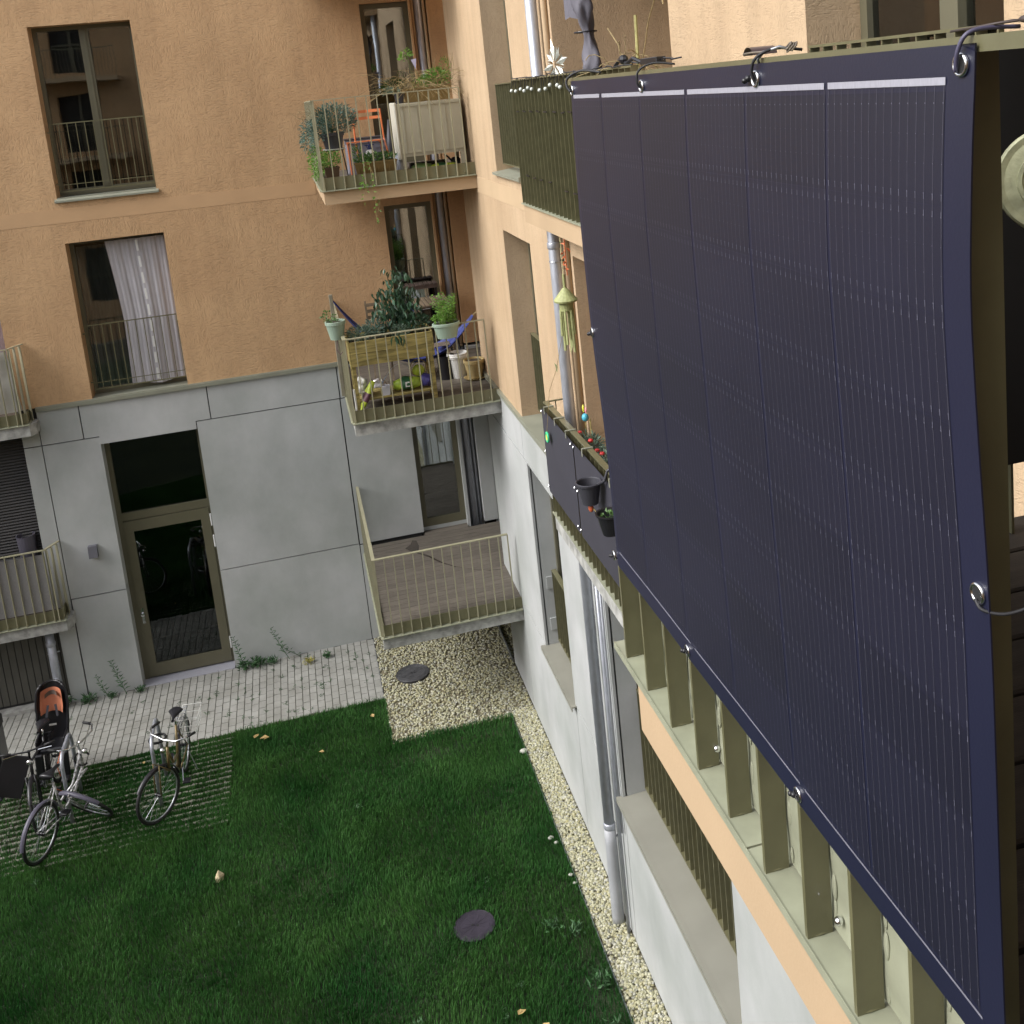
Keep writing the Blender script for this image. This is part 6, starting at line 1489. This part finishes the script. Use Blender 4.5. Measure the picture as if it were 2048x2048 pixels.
    if rack:
        b = MB(); z = rr*2+.075
        for s_ in (-.055,.055): b.tube([(.22,s_*.5,z),(.10,s_,z),(-.22,s_,z)], .006, 5); b.tube([(-.10,s_,z),(0,s_*1.1,rr)], .005, 5)
        for k in range(5): b.tube([(.12-.08*k,-.055,z),(.12-.08*k,.055,z)], .004, 5)
        b.build('rack', M_CHR if basket else M_BLP, t)
    if basket:
        b = MB(); z = rr*2-.06; x0_, x1_ = -.14, .20; i = b.mark()
        for zz, e in ((z,0),(z+.09,.01),(z+.19,.02)):
            b.tube([(x0_-e,-.10-e,zz),(x1_+e,-.10-e,zz),(x1_+e,.10+e,zz),(x0_-e,.10+e,zz),(x0_-e,-.10-e,zz)], .004, 5)
        for k in range(7):
            xx = x0_+(x1_-x0_)*k/6
            for s_ in (-1,1): b.tube([(xx,s_*.10,z),(xx,s_*.12,z+.19)], .003, 4)
        b.xf(i, Matrix.Translation((0,.13,0))); b.build('wire_basket', M_WHT, t)
    b = MB(); b.tube([(.06,.05,rr-.02),(.10,.16,.02)], .007, 5); b.build('kickstand', M_STL, t)
    return t
def place(t, rear, front, lean=0.):
    # the thing's local +X runs from the rear contact point to the front one
    r_ = Vector(rear); f_ = Vector(front); a = math.atan2(f_.y-r_.y, f_.x-r_.x)
    t.location = (r_.x, r_.y, 0.0); t.rotation_euler = (lean, 0, a)
    t.rotation_mode = 'XYZ'
M_OLB = mat('olive_bronze_paint', (.17,.13,.055), .35, .3, var=.1)
M_SPK = mat('black_silver_mottle', (.08,.08,.085), .4, .3, var=.6, vscale=28, col2=(.5,.5,.5))
M_BKP = mat('black_paint', (.02,.02,.022), .3)
M_VGF = mat('violet_grey_fender', (.10,.095,.13), .4)
k1 = bike('olive brown city bicycle with white rear basket standing alone on the grass pavers', M_OLB, True, -.62, 0., M_STL, fend=M_BLP, basket=True)
place(k1, (-2.30,14.06), (-2.40,12.95), -.04)
k2 = bike('mottled silver black bicycle with chrome handlebar turned far to the right', M_SPK, True, -1.72, .62, M_STL, fend=M_VGF, rack=False)
place(k2, (-3.84,12.84), (-3.40,13.86), .09)
k3 = bike('black trekking bicycle carrying the child seat', M_BKP, False, .15, 0., M_BLP, fend=M_BLP, hb='flat')
place(k3, (-3.93,14.50), (-4.00,13.40), .03)
k4 = bike('dark bicycle half cut off at the left edge of the frame', M_BKP, False, .1, 0., M_BLP, fend=M_BLP, hb='flat')
place(k4, (-4.66,14.60), (-4.68,13.50), .05)
t = thing('bicycle_bag', 'black pannier bag on the bicycle cut by the left frame edge', 'bag', (-4.6,14.3,.6))
b = MB(); b.bbox(-4.75,-4.50,14.15,14.55,.42,1.12,.05); b.build('bag', M_BLP, t, smooth=False)
b = MB(); b.bbox(-4.76,-4.49,14.14,14.56,.98,1.14,.05); b.build('flap', M_BLK, t)
b = MB(); i = b.mark(); b.bbox(-.16,.16,-.012,.012,0,.5,.01); b.xf(i, Matrix.Translation((-4.38,13.75,.35)) @ Matrix.Rotation(.35,4,'Y') @ Matrix.Rotation(-.3,4,'X'))
single('black_board', b, M_BLP, 'black flat board leaning between the two leftmost bicycles', 'board')
# child seat on the rear rack of the black bike
t = thing('child_seat', 'black child bicycle seat with orange padded headrest', 'child seat', (-3.95,14.35,.8))
b = MB(); Mx = Matrix.Translation((-3.925,14.30,.0)) @ Matrix.Rotation(.06,4,'Y')
def shell(u, v):
    # back shell seen from the front; u across, v up
    w_ = .155+.03*math.sin(math.pi*v)+(.01 if v > .6 else 0); w_ *= (1 if v < .9 else 1-.9*(v-.9)*4*.6)
    x = (u-.5)*2*w_; curve = .10*(abs(u-.5)*2)**2.2
    return (x, .10-curve+.16*v, .62+.75*v)
i = b.mark(); b.sheet(shell, 16, 18); b.sheet(lambda u,v: (lambda p: (p[0], p[1]+.02, p[2]))(shell(1-u, v)), 16, 18)
for uu in (0,1):
    P_ = [shell(uu, k/18) for k in range(19)]; b.tube([(p[0],p[1]+.01,p[2]) for p in P_], .018, 8)
b.tube([(lambda p:(p[0],p[1]+.01,p[2]))(shell(k/16,1)) for k in range(17)], .018, 8)
b.xf(i, Mx); b.build('shell', M_BLP, t, smooth=True)
b = MB(); i = b.mark(); b.sheet(lambda u,v: (lambda p: (p[0]*.72, p[1]-.022, p[2]))(shell(u, .52+.40*v)), 12, 8); b.xf(i, Mx); b.build('headrest_pad', mat('salmon_pad', (.55,.20,.11), .6, var=.08), t, smooth=True)
b = MB(); i = b.mark(); b.sheet(lambda u,v: (lambda p: (p[0]*.40, p[1]-.027, p[2]))(shell(u, .80+.07*v)), 8, 2); b.xf(i, Mx); b.build('vent', mat('dull_brown', (.13,.10,.08), .7), t)
for s_ in (-.045,.045):
    b = MB(); i = b.mark(); b.bar((s_,.11,1.12), (s_*1.5,.06,.98), .028, .008, (0,1,0)); b.xf(i, Mx); b.build('strap', M_ANT, t)
b = MB(); i = b.mark(); b.bbox(-.15,.15,-.17,.12,.60,.66,.02); b.bbox(-.18,-.15,-.19,.10,.58,.80,.01); b.bbox(.15,.18,-.19,.10,.58,.80,.01); b.xf(i, Mx); b.build('seat', M_BLP, t)
for s_ in (-.15,.15):
    b = MB(); i = b.mark(); b.bbox(s_-.05,s_+.05,-.22,-.16,.28,.62,.015); b.bbox(s_-.05,s_+.05,-.32,-.16,.24,.29,.015); b.xf(i, Mx); b.build('foot_rest', M_BLP, t)
b = MB(); i = b.mark(); b.box(-.045,.045,.050,.054,.86,.885); b.xf(i, Mx); b.build('sticker', M_WHT, t)
# hoop stands
M_HOP = mat('stand_zinc', (.40,.42,.47), .45, .6, var=.12, vscale=14)
def hoop(x, y0, y1, h, label, lean=0.):
    b = MB(); r_ = .14; pts = [(x,y0,-.02),(x,y0,h-r_)]
    for k in range(1, 7): a = R(180-15*k); pts.append((x, y0+r_+r_*math.cos(a), h-r_+r_*math.sin(a)))
    for k in range(0, 7): a = R(90-15*k); pts.append((x, y1-r_+r_*math.cos(a), h-r_+r_*math.sin(a)))
    pts.append((x,y1,-.02)); b.tube(pts, .024, 12)
    return single('bicycle_stand', b, M_HOP, label, 'bicycle stand', 'galvanised hoop stands on the grass pavers', True, org=(x,(y0+y1)/2,0))
hoop(-2.55, 13.35, 13.98, .88, 'galvanised hoop stand beside the lone olive brown bicycle')
hoop(-3.62, 13.45, 14.08, .88, 'galvanised hoop stand between the mottled and the black bicycle')
b = MB(); b.torus((-2.50,13.55,.80), .10, .016, 'z', 22, 7); b.xf(0, Matrix.Identity(4)); single('bicycle_lock', b, M_BLK, 'black looped lock hanging on the stand of the lone bicycle', 'lock', smooth=True)
b = MB(); i = b.mark(); b.torus((0,0,0), .09, .012, 'y', 22, 7, 20, 300); b.xf(i, Matrix.Translation((-3.43,13.66,.70))); single('bicycle_lock', b, M_BLK, 'black bow lock on the head tube of the mottled bicycle', 'lock', smooth=True)
b = MB(); b.tube([(-3.68,13.62,.75),(-3.80,13.60,.62),(-3.78,13.55,.45),(-3.70,13.6,.35)], .006, 5); b.tube([(-3.66,13.7,.85),(-3.72,13.62,.70),(-3.70,13.62,.55)], .006, 5)
single('orange_cable', b, mat('orange_rubber', (.65,.16,.05), .5), 'thin orange cable looped on the left hoop stand', 'cable', smooth=True)
